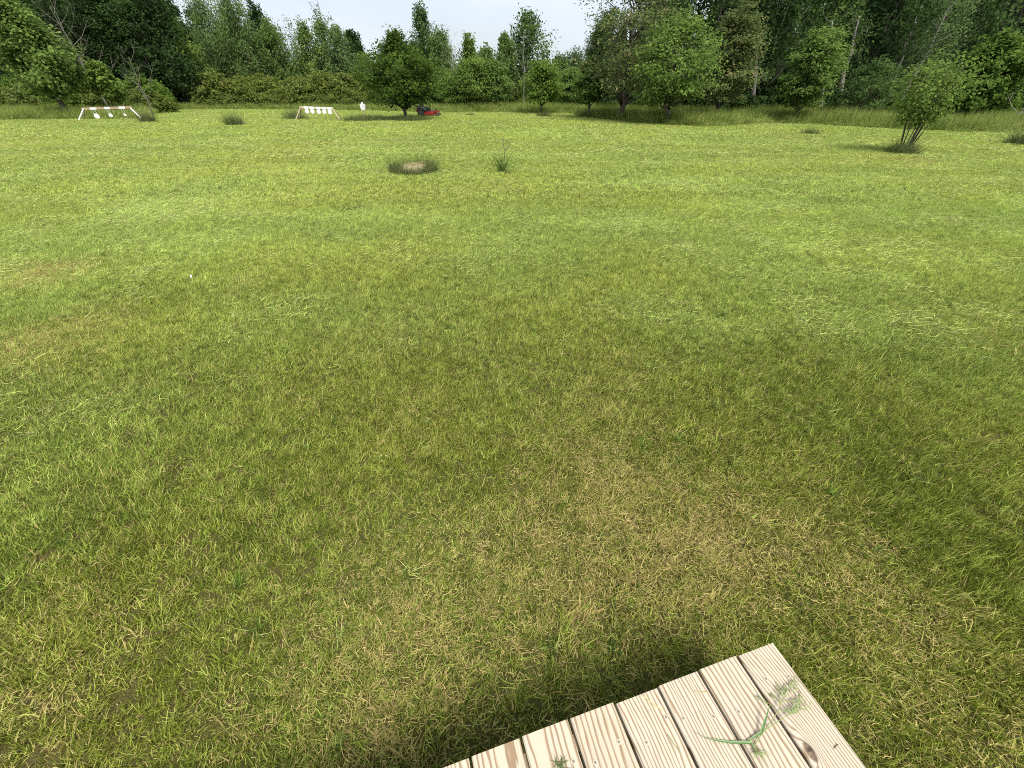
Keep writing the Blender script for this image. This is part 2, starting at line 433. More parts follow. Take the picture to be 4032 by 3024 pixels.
def lawn_field(X, Y):
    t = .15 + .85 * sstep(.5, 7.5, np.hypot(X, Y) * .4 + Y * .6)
    n1 = fnoise(X * .55, Y * .55, 3); n2 = fnoise(X * 2.3, Y * 2.3, 9)
    strp = fnoise(X * .13 + 9, Y * .75, 21)                      # passes of the mower, across the view
    dry = np.clip(blobs(X, Y, DRY) + (1 - t) * .30 * sstep(.5, .8, n2) + .05 + .06 * (1 - t), 0, 1)
    dry = dry * (.4 + 1.15 * fnoise(X * 3.1, Y * 3.1, 77))
    sk = fnoise(X * .45 + .3 * fnoise(X * .2, Y * .2, 5), Y * 1.7, 88)         # windrows of clippings left across the lawn
    dark = blobs(X, Y, DARK); pale = np.clip(blobs(X, Y, PALE) * (.4 + 1.1 * sk) + .5 * t * sstep(.5, .72, sk), 0, 1)
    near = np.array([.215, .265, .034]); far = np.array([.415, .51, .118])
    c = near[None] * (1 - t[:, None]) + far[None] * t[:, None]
    g = sstep(.35, .7, n1)[:, None]                              # greener / yellower swards
    c = c * (np.array([1.04, 1.0, .93])[None] * g + np.array([.95, .99, 1.03])[None] * (1 - g))
    c = c * (.9 + .2 * strp)[:, None] * (.86 + .28 * sk)[:, None]
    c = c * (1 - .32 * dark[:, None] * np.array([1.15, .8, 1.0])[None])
    c = c * (1 + .25 * pale[:, None]) + pale[:, None] * np.array([.03, .034, .012])[None]
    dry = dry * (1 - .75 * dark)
    return c, dry, dark, pale, t

# ---------------------------------------------------------------- grass
def blades(n, radius, lmin, lmax, wid, lean, name, seg=3, flat=0.0, soft=True, z0=0.0, curl=.6, mat='blade', tuft=0, tr=.03):
    """a round patch of n separate bent blades"""
    r = radius * np.sqrt(rng.random(n)) * (1 + (.25 * rng.standard_normal(n) if soft else 0))
    a = rng.random(n) * 2 * np.pi
    px, py = r * np.cos(a), r * np.sin(a)
    L = lmin + (lmax - lmin) * rng.random(n) ** 1.3
    az = rng.random(n) * 2 * np.pi
    brand = rng.random(n); brand2 = rng.random(n)
    if tuft:                                    # blades stand in small tussocks of unequal height and shade
        nt_ = max(1, n // tuft); ti = rng.integers(0, nt_, n)
        px = px[ti] + rng.normal(0, tr, n); py = py[ti] + rng.normal(0, tr, n)
        L = L * (.5 + 1.0 * rng.random(nt_))[ti]
        az = (rng.random(nt_) * 6.283)[ti] + rng.normal(0, .9, n)
        brand = .6 * brand + .4 * rng.random(nt_)[ti]; brand2 = np.clip(.75 * brand2 + .5 * rng.random(nt_)[ti] - .12, 0, 1)
    tilt = np.clip(np.abs(rng.normal(lean, .35, n)), 0, 1.5) if not flat else np.clip(rng.normal(1.45, .12, n), 1.1, 1.6)
    bend = rng.normal(curl, .45, n) if not flat else rng.normal(0, .18, n)
    yaw = rng.normal(0, .5 if not flat else 1.1, n)
    w = wid * (.6 + .8 * rng.random(n))
    face = rng.random(n) * np.pi
    rows = []
    P = np.stack([px, py, np.full(n, z0) + (rng.random(n) * .025 if flat else 0)], 1)
    for k in range(seg + 1):
        u = k / seg
        th = np.clip(tilt + bend * u, -1.6, 2.0); ph = az + yaw * u
        D = np.stack([np.sin(th) * np.cos(ph), np.sin(th) * np.sin(ph), np.cos(th)], 1)
        S = np.stack([-np.sin(ph + face * .0), np.cos(ph), np.zeros(n)], 1)
        S = S * np.cos(face * .4)[:, None] + np.cross(D, S) * np.sin(face * .4)[:, None]
        ww = w * (1 - u) ** .7 * .5 if k < seg else w * .04
        if k > 0: P = P + D * (L / seg)[:, None]
        rows.append((P - S * ww[:, None], P + S * ww[:, None]))
    V = np.stack([q for pr in rows for q in pr], 1).reshape(-1, 3)
    V[:, 2] = np.maximum(V[:, 2], .002)
    m = 2 * (seg + 1); b = (np.arange(n) * m)[:, None]
    F = np.concatenate([b + np.array([2 * k, 2 * k + 1, 2 * k + 3, 2 * k + 2])[None] for k in range(seg)])
    return np_mesh(name, V, F, [M[mat]], {'blade_random': np.repeat(brand, m), 'blade_random_b': np.repeat(brand2, m)})

def scatter(name, label, protos, P, rot, scl, idx, col=None, dry=None):
    """one 'stuff' object: geometry nodes put copies of the small meshes on the points"""
    me = bpy.data.meshes.new(name)
    me.vertices.add(len(P)); me.vertices.foreach_set('co', np.asarray(P, np.float32).ravel())
    def put(k, typ, a, f='value'):
        at = me.attributes.new(k, typ, 'POINT'); at.data.foreach_set(f, np.ascontiguousarray(a).ravel())
    put('rot', 'FLOAT_VECTOR', np.asarray(rot, np.float32), 'vector')
    put('scl', 'FLOAT_VECTOR', np.asarray(scl, np.float32), 'vector')
    put('idx', 'INT', np.asarray(idx, np.int32))
    if col is not None:
        put('patch_color', 'FLOAT_COLOR', np.concatenate([col, np.ones((len(P), 1))], 1).astype(np.float32), 'color')
        put('patch_dry', 'FLOAT', np.asarray(dry, np.float32))
    o = bpy.data.objects.new(name, me); C.objects.link(o)
    tag(o, label, kind='stuff')
    coll = bpy.data.collections.new(name + '_pieces')
    for k, pm in enumerate(protos):
        po = bpy.data.objects.new('%s_piece_%02d' % (name, k), pm); coll.objects.link(po)
        tag(po, label, kind='stuff')
    ng = bpy.data.node_groups.new(name, 'GeometryNodeTree')
    ng.interface.new_socket('Geometry', in_out='INPUT', socket_type='NodeSocketGeometry')
    ng.interface.new_socket('Geometry', in_out='OUTPUT', socket_type='NodeSocketGeometry')
    gi, gout = ng.nodes.new('NodeGroupInput'), ng.nodes.new('NodeGroupOutput')
    iop = ng.nodes.new('GeometryNodeInstanceOnPoints')
    ci = ng.nodes.new('GeometryNodeCollectionInfo')
    ci.inputs['Collection'].default_value = coll
    ci.inputs['Separate Children'].default_value = True
    ci.inputs['Reset Children'].default_value = True
    def named(k, typ):
        n = ng.nodes.new('GeometryNodeInputNamedAttribute'); n.data_type = typ; n.inputs['Name'].default_value = k
        return n.outputs['Attribute']
    L = ng.links.new
    L(gi.outputs[0], iop.inputs['Points']); L(ci.outputs[0], iop.inputs['Instance'])
    iop.inputs['Pick Instance'].default_value = True
    L(named('idx', 'INT'), iop.inputs['Instance Index'])
    L(named('rot', 'FLOAT_VECTOR'), iop.inputs['Rotation'])
    L(named('scl', 'FLOAT_VECTOR'), iop.inputs['Scale'])
    L(iop.outputs[0], gout.inputs[0])
    md = o.modifiers.new('scatter', 'NODES'); md.node_group = ng
    return o

def spread(x0, x1, y0, y1, dens):
    n = int((x1 - x0) * (y1 - y0) * dens)
    return rng.uniform(x0, x1, n), rng.uniform(y0, y1, n)
def tiled(x0, x1, y0, y1, step):
    gx_, gy_ = np.meshgrid(np.arange(x0, x1, step), np.arange(y0, y1, step * .866))
    gx_ = gx_ + step * .5 * (np.arange(gx_.shape[0]) % 2)[:, None]
    j = step * .2
    return gx_.ravel() + rng.uniform(-j, j, gx_.size), gy_.ravel() + rng.uniform(-j, j, gx_.size)
def in_view(X, Y, slope=1.2, pad=2.8):
    return np.abs(X) < slope * np.maximum(Y, 0) + pad

DECK_Z = 0.38
def deck_pt(x, y, z=DECK_Z):
    g = ground(x, y, z); return Vector((g[0], g[1], z))
DK0 = deck_pt(3046.4, 2525); DKF = deck_pt(1851, 2981); DKS = deck_pt(3421, 3024)
d_across = (DKF - DK0).normalized(); d_along = (DKS - DK0).normalized()
def under_deck(X, Y):
    dx, dy = X - DK0.x, Y - DK0.y
    det = d_across.x * d_along.y - d_across.y * d_along.x
    u = (dx * d_along.y - dy * d_along.x) / det; v = (dy * d_across.x - dx * d_across.y) / det
    return (u > .12) & (v > .12)

def lawn_layer(name, label, protos, X, Y, sc_lo, sc_hi, zvar=True):
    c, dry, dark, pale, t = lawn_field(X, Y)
    n = len(X)
    s = rng.uniform(sc_lo, sc_hi, n)
    zs = s * (1 + .35 * dark - .3 * np.clip(dry - .2, 0, 1)) if zvar else s
    rot = np.stack([np.zeros(n), np.zeros(n), rng.random(n) * 6.283], 1)
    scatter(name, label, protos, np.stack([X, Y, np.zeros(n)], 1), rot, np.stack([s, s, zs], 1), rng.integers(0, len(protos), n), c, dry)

near_p = [blades(4700, .4, .022, .06, .0038, .6, 'near_grass', 3, tuft=14, tr=.016, curl=.4) for _ in range(8)]
X, Y = tiled(-14, 14, -.7, 9.2, .44)
k = in_view(X, Y) & ~under_deck(X, Y); X, Y = X[k], Y[k]
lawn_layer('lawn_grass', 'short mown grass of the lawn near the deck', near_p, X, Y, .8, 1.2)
mid_p = [blades(3400, .8, .03, .07, .0085, .6, 'mid_grass', 2, tuft=10, tr=.03) for _ in range(6)]
X, Y = tiled(-32, 32, 8.6, 22.5, .8)
k = in_view(X, Y); X, Y = X[k], Y[k]
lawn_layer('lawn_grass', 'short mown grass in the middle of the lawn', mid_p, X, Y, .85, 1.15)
far_p = [blades(4600, 1.6, .03, .08, .020, .65, 'far_grass', 2, tuft=8, tr=.07) for _ in range(5)]
X, Y = tiled(-78, 78, 21.5, 66, 1.5)
k = in_view(X, Y, 1.15, 4) & (mown_limit(X, Y) < 1.0); X, Y = X[k], Y[k]
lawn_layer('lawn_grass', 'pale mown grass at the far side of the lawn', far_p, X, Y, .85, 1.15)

# dead thatch matted between the green blades in the dry places
thatch_p = [blades(1500, .42, .015, .045, .0028, 0, 'thatch', 3, flat=1, z0=.006, mat='blade') for _ in range(5)]
X, Y = tiled(-9, 9, -.7, 7, .4)
c, dry, dark, pale, t = lawn_field(X, Y)
k = in_view(X, Y) & ~under_deck(X, Y) & (dry > .22); X, Y, c, dry = X[k], Y[k], c[k], dry[k]
n = len(X)
scatter('dry_thatch', 'dry straw-coloured thatch in the worn patches of the lawn', thatch_p, np.stack([X, Y, np.zeros(n)], 1),
        np.stack([np.zeros(n), np.zeros(n), rng.random(n) * 6.283], 1), np.stack([np.ones(n), np.ones(n), .5 + dry], 1), rng.integers(0, 5, n), c, np.clip(.55 + .5 * dry, 0, 1))

# cut clippings lying on the sward
clip_p = [blades(110, .3, .04, .12, .0036, 0, 'clippings', 4, flat=1, z0=.03, mat='clipping') for _ in range(6)]
X, Y = spread(-30, 30, -.4, 22, 20)
c, dry, dark, pale, t = lawn_field(X, Y)
k = in_view(X, Y) & ~under_deck(X, Y) & (rng.random(len(X)) < (.12 + .88 * pale) * (.06 + .94 * t) + .01)
X, Y, c, dry = X[k], Y[k], c[k], dry[k]
n = len(X)
col = c * .6 + np.array([.19, .22, .075])[None]
s = rng.uniform(.8, 1.3, n) * (.45 + .55 * sstep(1.5, 5, np.hypot(X, Y)))
scatter('grass_clippings', 'pale cut clippings strewn over the lawn', clip_p, np.stack([X, Y, np.zeros(n)], 1),
        np.stack([np.zeros(n), np.zeros(n), rng.random(n) * 6.283], 1), np.stack([s, s, s], 1), rng.integers(0, 6, n), col, np.full(n, .25))
clipf_p = [blades(150, .8, .08, .22, .012, 0, 'far_clippings', 3, flat=1, z0=.035, mat='clipping') for _ in range(5)]
X, Y = spread(-62, 62, 15, 60, 2.2)
c, dry, dark, pale, t = lawn_field(X, Y)
k = in_view(X, Y) & (mown_limit(X, Y) < 0) & (rng.random(len(X)) < .12 + .88 * pale)
X, Y, c = X[k], Y[k], c[k]; n = len(X)
scatter('grass_clippings', 'pale windrows of clippings on the far lawn', clipf_p, np.stack([X, Y, np.zeros(n)], 1),
        np.stack([np.zeros(n), np.zeros(n), rng.random(n) * 6.283], 1), np.ones((n, 3)), rng.integers(0, 5, n), c * .6 + np.array([.19, .22, .075])[None], np.full(n, .2))
# broad-leaved weeds and fresh green tufts in the sward
weed_p = [blades(16, .03, .02, .045, .010, .9, 'weed', 3, curl=.4) for _ in range(4)] + [blades(26, .022, .05, .10, .0042, .35, 'weed', 3, curl=.8) for _ in range(4)]
X, Y = spread(-12, 12, -.4, 11, 6)
k = in_view(X, Y) & ~under_deck(X, Y); X, Y = X[k], Y[k]; n = len(X)
col = np.tile([.15, .24, .045], (n, 1)) * rng.uniform(.7, 1.25, (n, 1))
s = rng.uniform(.7, 1.3, n)
scatter('lawn_weeds', 'small broad-leaved weeds and fresh tufts scattered in the lawn', weed_p, np.stack([X, Y, np.full(n, .008)], 1),
        np.stack([np.zeros(n), np.zeros(n), rng.random(n) * 6.283], 1), np.stack([s, s, s], 1), rng.integers(0, 8, n), col, np.full(n, .04))
# dark damp clumps of clippings dropped by the mower
clump_p = [blades(160, .16, .05, .12, .006, .9, 'clump', 2, curl=.6, mat='clipping') for _ in range(4)]
pts = []
for (x, y, rx, ry, cnt) in ((1900, 500, 260, 22, 130), (1980, 485, 60, 5, 40), (1700, 540, 260, 26, 90), (2250, 545, 250, 22, 45), (1350, 520, 250, 20, 25), (2900, 545, 500, 20, 12),
                            (430, 770, 30, 6, 4), (1410, 825, 50, 10, 8), (1680, 825, 40, 8, 3), (3100, 700, 130, 8, 12), (3260, 795, 70, 18, 7)):
    for _ in range(cnt):
        pts.append(ground(x + random.gauss(0, rx * .5), y + random.gauss(0, ry * .5)))
pts = np.array(pts); n = len(pts)
s = rng.uniform(.6, 1.5, n)
scatter('clipping_clumps', 'dark damp clumps of clippings left by the mower', clump_p, np.concatenate([pts, np.zeros((n, 1))], 1),
        np.stack([np.zeros(n), np.zeros(n), rng.random(n) * 6.283], 1), np.stack([s * 1.6, s, s * .75], 1), rng.integers(0, 4, n), np.tile([.10, .145, .04], (n, 1)) * rng.uniform(.7, 1.5, (n, 1)), np.full(n, .04))

# uncut meadow grass beyond the mown edge
tall_p = [blades(300, .55, .45, 1.0, .012, .16, 'tall_grass', 4, curl=.55) for _ in range(6)]
X, Y = spread(-85, 85, 20, 90, 3.2)
e = mown_limit(X, Y)
ang = np.arctan2(X, Y)
k = in_view(X, Y, 1.25, 4) & (e > 0) & (e < 17) & (rng.random(len(X)) < np.where(e < 5, 1, .55))
X, Y, e = X[k], Y[k], e[k]; n = len(X)
n1 = fnoise(X * .25, Y * .25, 60)[:, None]
col = np.array([.17, .275, .05])[None] * (1 - n1) + np.array([.28, .37, .085])[None] * n1
rightside = sstep(8, 14, X)[:, None]
col = col * (1 - .08 * rightside)
zs = (.75 + .5 * fnoise(X * .3, Y * .3, 70)) * sstep(-.6, 1.6, e)
zs = zs * np.where((X < -6) & (Y > 46), .8, 1.0)
scatter('meadow_grass', 'tall uncut meadow grass along the edge of the lawn', tall_p, np.stack([X, Y, np.zeros(n)], 1),
        np.stack([rng.normal(0, .07, n), rng.normal(0, .07, n), rng.random(n) * 6.283], 1), np.stack([np.ones(n), np.ones(n), zs], 1), rng.integers(0, 6, n), col, np.full(n, .07))

# ---------------------------------------------------------------- trees
def leaf_cloud(centres, per, sig, size, outward_c, seed, aspect=.6, flat=.6, droop=0.0):
    """small folded leaf-sprays around the tips; returns V, F, leaf_random, spray_random"""
    g = np.random.default_rng(seed)
    nC = len(centres)
    n = nC * per
    ci = np.repeat(np.arange(nC), per)
    cs = (.65 + .7 * g.random(nC))[ci]
    off = np.clip(g.standard_normal((n, 3)), -1.6, 1.6) * np.array(sig)[None] * cs[:, None]
    P = centres[ci] + off
    outw = P - outward_c[None]; outw /= np.linalg.norm(outw, axis=1)[:, None] + 1e-6
    nrm = outw * .45 + np.array([0, 0, flat])[None] + g.standard_normal((n, 3)) * .5
    nrm /= np.linalg.norm(nrm, axis=1)[:, None]
    ax = np.cross(nrm, g.standard_normal((n, 3))); ax[:, 2] -= droop; ax /= np.linalg.norm(ax, axis=1)[:, None] + 1e-6
    sd = np.cross(nrm, ax); sd /= np.linalg.norm(sd, axis=1)[:, None] + 1e-6
    L = size * (.6 + .8 * g.random(n))[:, None]
    W = L * aspect * .5
    V = np.stack([P - ax * L * .5, P + sd * W + nrm * L * .12, P + ax * L * .5 - nrm * L * .08, P - sd * W + nrm * L * .12], 1).reshape(-1, 3)
    b = (np.arange(n) * 4)[:, None]
    F = np.concatenate([b + np.array([0, 1, 2])[None], b + np.array([0, 2, 3])[None]])
    return V, F, np.repeat(g.random(n), 4), np.repeat(g.random(nC)[ci], 4)

SPEC = {  # profile(u) of crown radius, rise of limbs, leaf sigma xyz, leaf size, aspect, limbs, sprays per limb, leaves per spray, material, droop
 'maple':  dict(f=lambda u: 1.55 * (u + .06) ** .45 * (1 - u) ** .62, rise=.75, sig=(.30, .30, .22), size=.24, asp=.75, limbs=64, sub=5, per=26, mat='maple'),
 'apple':  dict(f=lambda u: 1.08 * (1 - abs(2 * u - .85) ** 2.4 * .5) * (1 - u ** 6), rise=.55, sig=(.27, .27, .22), size=.18, asp=.65, limbs=86, sub=6, per=26, mat='apple'),
 'locust': dict(f=lambda u: 1.15 * (u + .15) ** .3 * (1 - u) ** .4, rise=.6, sig=(.42, .42, .13), size=.2, asp=.5, limbs=58, sub=5, per=30, mat='locust', flat=1.0),
 'poplar': dict(f=lambda u: 1.25 * (u + .1) ** .3 * (1 - u) ** .55, rise=1.5, sig=(.24, .24, .36), size=.24, asp=.7, limbs=62, sub=5, per=26, mat='poplar', flat=.3, droop=.3),
 'willow': dict(f=lambda u: 1.25 * (u + .1) ** .35 * (1 - u) ** .5, rise=1.2, sig=(.26, .26, .45), size=.26, asp=.42, limbs=60, sub=5, per=28, mat='willow', flat=.25, droop=.6),
 'spire':  dict(f=lambda u: 1.1 * (1 - u) ** .7 * (u + .12) ** .15, rise=1.8, sig=(.2, .2, .38), size=.24, asp=.65, limbs=52, sub=4, per=28, mat='poplar', flat=.3, droop=.2),
 'bush':   dict(f=lambda u: 1.1 * (1 - u ** 2.2) ** .5, rise=.9, sig=(.22, .22, .2), size=.15, asp=.6, limbs=44, sub=4, per=26, mat='shrub'),
 'sparse': dict(f=lambda u: 1.2 * (u + .1) ** .3 * (1 - u) ** .5, rise=1.5, sig=(.25, .25, .3), size=.2, asp=.6, limbs=26, sub=3, per=10, mat='poplar', flat=.3),
}
def tree_geometry(H, R, lo, sp, seed, lean=(0, 0), trunk_r=None, dens=1.0, stems=1, mat=None, size=None):
    S = SPEC[sp]; g = np.random.default_rng(seed)
    wood = MB(); tr = trunk_r or .012 * H + .03
    lean = np.array([lean[0], lean[1]])
    def axis(z):
        u = np.clip(z / H, 0, 1); return lean * u ** 1.1
    wob = g.normal(0, .05 * R, (9, 2)); wob[0] = 0
    if stems == 1:
        tz = np.linspace(0, H * .93, 9)
        pts = [(axis(z)[0] + wob[i][0], axis(z)[1] + wob[i][1], z) for i, z in enumerate(tz)]
        rad = [tr * (1.35 if i == 0 else 1) * (1 - .93 * i / 8) + .008 for i in range(9)]
        wood.tube(pts, rad, 7)
    tips = []
    nl = int(S['limbs'] * (.6 + .4 * dens))
    for i in range(nl):
        u = (i + g.random()) / nl
        az = i * 2.39996 + g.normal(0, .4)
        z1 = lo + u * (H - lo)
        rho = R * max(S['f'](u), .08) * (.45 + .62 * g.random() ** .6)
        a0 = axis(z1)
        end = np.array([a0[0] + rho * math.cos(az), a0[1] + rho * math.sin(az), z1 + g.normal(0, .05 * (H - lo))])
        zs = max(lo * .55, z1 - rho * S['rise'] - .04 * H * g.random())
        if stems > 1:
            q = i % stems; st = np.array([.12 * math.cos(q * 2.1), .12 * math.sin(q * 2.1), 0.0]) * R * .4; zs = 0
        else:
            st = np.array([*axis(zs), zs])
        mid = st * .5 + end * .5 + np.array([0, 0, (-.1 if S['rise'] > .8 else .08) * rho]) + g.normal(0, .06 * R, 3)
        lr = tr * (.42 if stems == 1 else .6) * (1 - .6 * u)
        wood.tube([st, mid, end], [lr, lr * .6, .008], 4)
        tips.append(end)
        for k in range(S['sub']):
            t = .45 + .6 * g.random()
            b = mid * max(0, 1 - (t - .5) * 2) + end * min(1, (t - .5) * 2) if t > .5 else st * (1 - 2 * t) + mid * 2 * t
            d = g.standard_normal(3); d[2] = abs(d[2]) * .6 * (1 if S['rise'] > .5 else .3) - .1
            d /= np.linalg.norm(d)
            e = b + d * (.18 + .32 * g.random()) * max(rho, .35 * R)
            if k < 2: wood.tube([b, e], [lr * .3 + .004, .005], 3)
            tips.append(e)
    tips = np.array(tips)
    if dens < 1: tips = tips[g.random(len(tips)) < dens]
    sz = size or S['size']
    f = max(.55, R / 2.6)
    sig = tuple(q * min(f, 1.5) for q in S['sig'])
    lv = leaf_cloud(tips, S['per'], sig, sz, np.array([lean[0] * .6, lean[1] * .6, lo + .35 * (H - lo)]), seed + 5, S['asp'], S.get('flat', .6), S.get('droop', 0))
    return wood, lv
def crown_mesh(name, lv, mat):
    V, F, lr, sr = lv
    return np_mesh(name, V, F, [mat], {'leaf_random': lr, 'spray_random': sr})

def tree(name, label, sp, x, yref, Y, ytop, ybot, wpx, mat=None, lean=(0, 0), dens=1.0, group=None, stems=1, bark='bark', cat='tree', trunk_r=None, size=None, X=None):
    Xw = x_at(x, yref, Y) if X is None else X
    H = z_at(ytop, Y); lo = max(.15, z_at(ybot, Y))
    ca = math.cos(math.atan2(abs(Xw), Y))
    R = .5 * wpx / FPX / row(yref)[0] * Y * (.35 + .65 * ca)
    seed = abs(hash((round(x), round(Y * 10), ytop))) % 100000
    wood, lv = tree_geometry(H, R, lo, sp, seed, lean, trunk_r, dens, stems, size=size)
    t = thing(name, label, cat, (Xw, Y, 0), 0, group)
    wood.build('trunk', M[bark], t, smooth=True)
    cm = bpy.data.objects.new('crown', crown_mesh('crown', lv, M[mat or SPEC[sp]['mat']])); C.objects.link(cm); cm.parent = t
    return t

def bare_tree(name, label, x, yref, Y, ytop, spread_px, lean=(0, 0), bark='bark_pale', group=None, r0=.05, n=16, seed=1):
    X0 = x_at(x, yref, Y); H = z_at(ytop, Y); R = .5 * spread_px / FPX / row(yref)[0] * Y
    g = np.random.default_rng(seed); w = MB(); tw = MB()
    tz = np.linspace(0, H, 8)
    P = [np.array([lean[0] * (z / H) + g.normal(0, .05), lean[1] * (z / H), z]) for z in tz]
    w.tube(P, [r0 * (1 - .9 * i / 7) + .006 for i in range(8)], 6)
    for i in range(n):
        u = .25 + .7 * (i + g.random()) / n; z = u * H
        st = np.array([lean[0] * u, lean[1] * u, z]); az = i * 2.4
        L = R * (1.15 - .6 * u) * (.6 + .6 * g.random())
        e = st + np.array([math.cos(az) * L, math.sin(az) * L, L * (.7 + .6 * g.random())])
        md = (st + e) / 2 + np.array([0, 0, -.1 * L])
        rr = r0 * .4 * (1.1 - u)
        tw.tube([st, md, e], [rr + .008, rr * .6 + .006, .005], 4)
        for k in range(3):
            b = md * .5 + e * .5; d = g.standard_normal(3); d[2] = abs(d[2]); d /= np.linalg.norm(d)
            tw.tube([b, b + d * L * .45], [.008, .004], 3)
    t = thing(name, label, 'tree', (X0, Y, 0), 0, group)
    w.build('trunk', M[bark], t, smooth=True); tw.build('branches', M[bark], t)
    return t

# --- left side
tree('maple_tree', 'broad dense maple at the left frame edge, trunk in uncut grass', 'maple', 130, 210, 40, 12, 345, 350, 'maple_bright', trunk_r=.2)
tree('maple_sapling', 'small yellow-green sapling between the left-edge maple and the bare sapling', 'maple', 400, 320, 42, 255, 372, 150, 'maple_bright', dens=.6, trunk_r=.05)
bare_tree('bare_sapling', 'thin nearly leafless grey sapling rising from a grass tuft right of the three-plate rack', 545, 330, 38.2, 225, 150, (.2, 0), 'bark_mid', r0=.05, n=12, seed=4)
bare_tree('dead_tree', 'grey dead tree with bare branches behind the left-edge maple', 310, 200, 46, 25, 260, (-.6, 0), 'bark_mid', r0=.12, n=20, seed=6)
tree('maple_tree', 'tall bright-topped maple right of the bare sapling', 'maple', 690, 215, 63, 48, 372, 260, 'maple_bright', trunk_r=.16)
L = [  # back row left: x, Y, ytop, ybot, width, species, material, label
 (40, 56, -130, 300, 330, 'poplar', 'dark', 'dark tall tree behind the left-edge maple, nearest the frame edge'),
 (330, 58, -150, 320, 320, 'willow', 'dark', 'dark tall tree behind the grey dead tree'),
 (520, 60, -60, 320, 260, 'willow', 'poplar', 'dark leaning-topped tree between the dead tree and the bright-topped maple'),
 (760, 74, -40, 330, 220, 'sparse', 'poplar', 'thin-crowned tree behind the bright-topped maple, sky showing through its top'),
 (860, 69, 0, 350, 230, 'willow', 'willow', 'grey-green feathery tree right of the bright-topped maple'),
 (960, 67, -25, 340, 210, 'willow', 'willow', 'tall feathery tree left of the dark-topped tree'),
 (1050, 72, 25, 300, 180, 'spire', 'dark', 'dark-topped narrow tree before the first sky gap'),
 (1085, 68, 95, 350, 150, 'willow', 'willow', 'rounded tree under the dark-topped narrow tree'),
 (1165, 78, 72, 330, 110, 'sparse', 'willow', 'wispy pale tree against the sky left of the tall thin poplar'),
 (1290, 80, -25, 330, 120, 'sparse', 'poplar', 'tall thin poplar with open crown rising alone against the sky'),
 (1215, 68, 112, 360, 190, 'spire', 'maple_bright', 'bright green tree left of the twin spires'),
 (1285, 70, 88, 360, 210, 'spire', 'willow', 'taller of the twin spire-shaped trees under the thin poplar'),
 (1340, 69, 120, 360, 180, 'spire', 'willow', 'lower of the twin spire-shaped trees under the thin poplar'),
 (1392, 76, 125, 330, 130, 'poplar', 'dark', 'small dark round-topped tree against the sky left of the apple tree'),
 (1440, 66, 205, 380, 140, 'bush', 'maple_bright', 'yellow-green small tree left of the apple tree crown'),
]
for (x, Y, a, b, w, sp, mt, lab) in L:
    tree('woodland_tree', lab, sp, x, 200, Y, a, b, w, mt, group='trees of the left wood', bark='bark')
# --- apple tree by the mower
AY = y_of(470)
tree('apple_tree', 'dense round-crowned apple tree in long grass beside the red mower', 'apple', 1572, 280, AY, 158, 398, 262, 'apple', trunk_r=.13)
# --- centre
Cn = [
 (1672, 62, 45, 330, 190, 'spire', 'poplar', 'tall dark spire tree behind the apple tree, top against the sky'),
 (1735, 60, 135, 360, 150, 'willow', 'willow', 'rounded tree right of the dark spire tree'),
 (1640, 64, 175, 360, 150, 'poplar', 'willow', 'low tree filling behind the apple tree crown'),
 (1850, 62, 165, 370, 170, 'spire', 'maple_bright', 'pointed bright green tree right of the bare grey tree'),
 (1910, 66, 205, 370, 160, 'poplar', 'willow', 'low rounded tree in the gap left of the large cottonwood'),
 (2075, 62, 70, 380, 235, 'poplar', 'poplar', 'large round cottonwood against the sky at centre'),
 (1990, 60, 150, 380, 120, 'willow', 'willow', 'pale green tree leaning out of the left side of the large cottonwood'),
 (2200, 68, 235, 380, 150, 'poplar', 'poplar', 'low far tree right of the large cottonwood'),
 (2265, 72, 225, 380, 170, 'willow', 'poplar', 'low far tree in the gap before the big locust'),
]
for (x, Y, a, b, w, sp, mt, lab) in Cn:
    tree('woodland_tree', lab, sp, x, 230, Y, a, b, w, mt, group='trees of the far centre')
bare_tree('dead_tree', 'bare grey leafless tree against the sky right of the apple tree', 1782, 250, 54, 135, 120, (0, 0), 'bark_pale', r0=.07, n=18, seed=9)
bare_tree('bare_sapling', 'slender pale bare trunk in front of the large cottonwood', 2062, 300, 57, 140, 90, (0, 0), 'bark_pale', r0=.07, n=10, seed=12)
for (x, Y, a, b, w, lab) in ((1790, 54, 285, 400, 150, 'young locust nearest the red mower, in long grass'), (1868, 52.5, 235, 395, 190, 'taller young locust in the long grass at centre'),
                             (1945, 53, 250, 392, 160, 'young locust left of the slender pale trunk'), (2250, 54, 270, 405, 150, 'young locust in the gap left of the big locust')):
    tree('locust_tree', lab, 'locust', x, 320, Y, a, b, w, 'locust_green', group='young locusts', trunk_r=.07)
tree('locust_tree', 'young locust standing alone on the mown edge, grass ring at its foot', 'locust', 2138, 330, y_of(448), 250, 392, 170, 'locust_green', group='young locusts', trunk_r=.07)
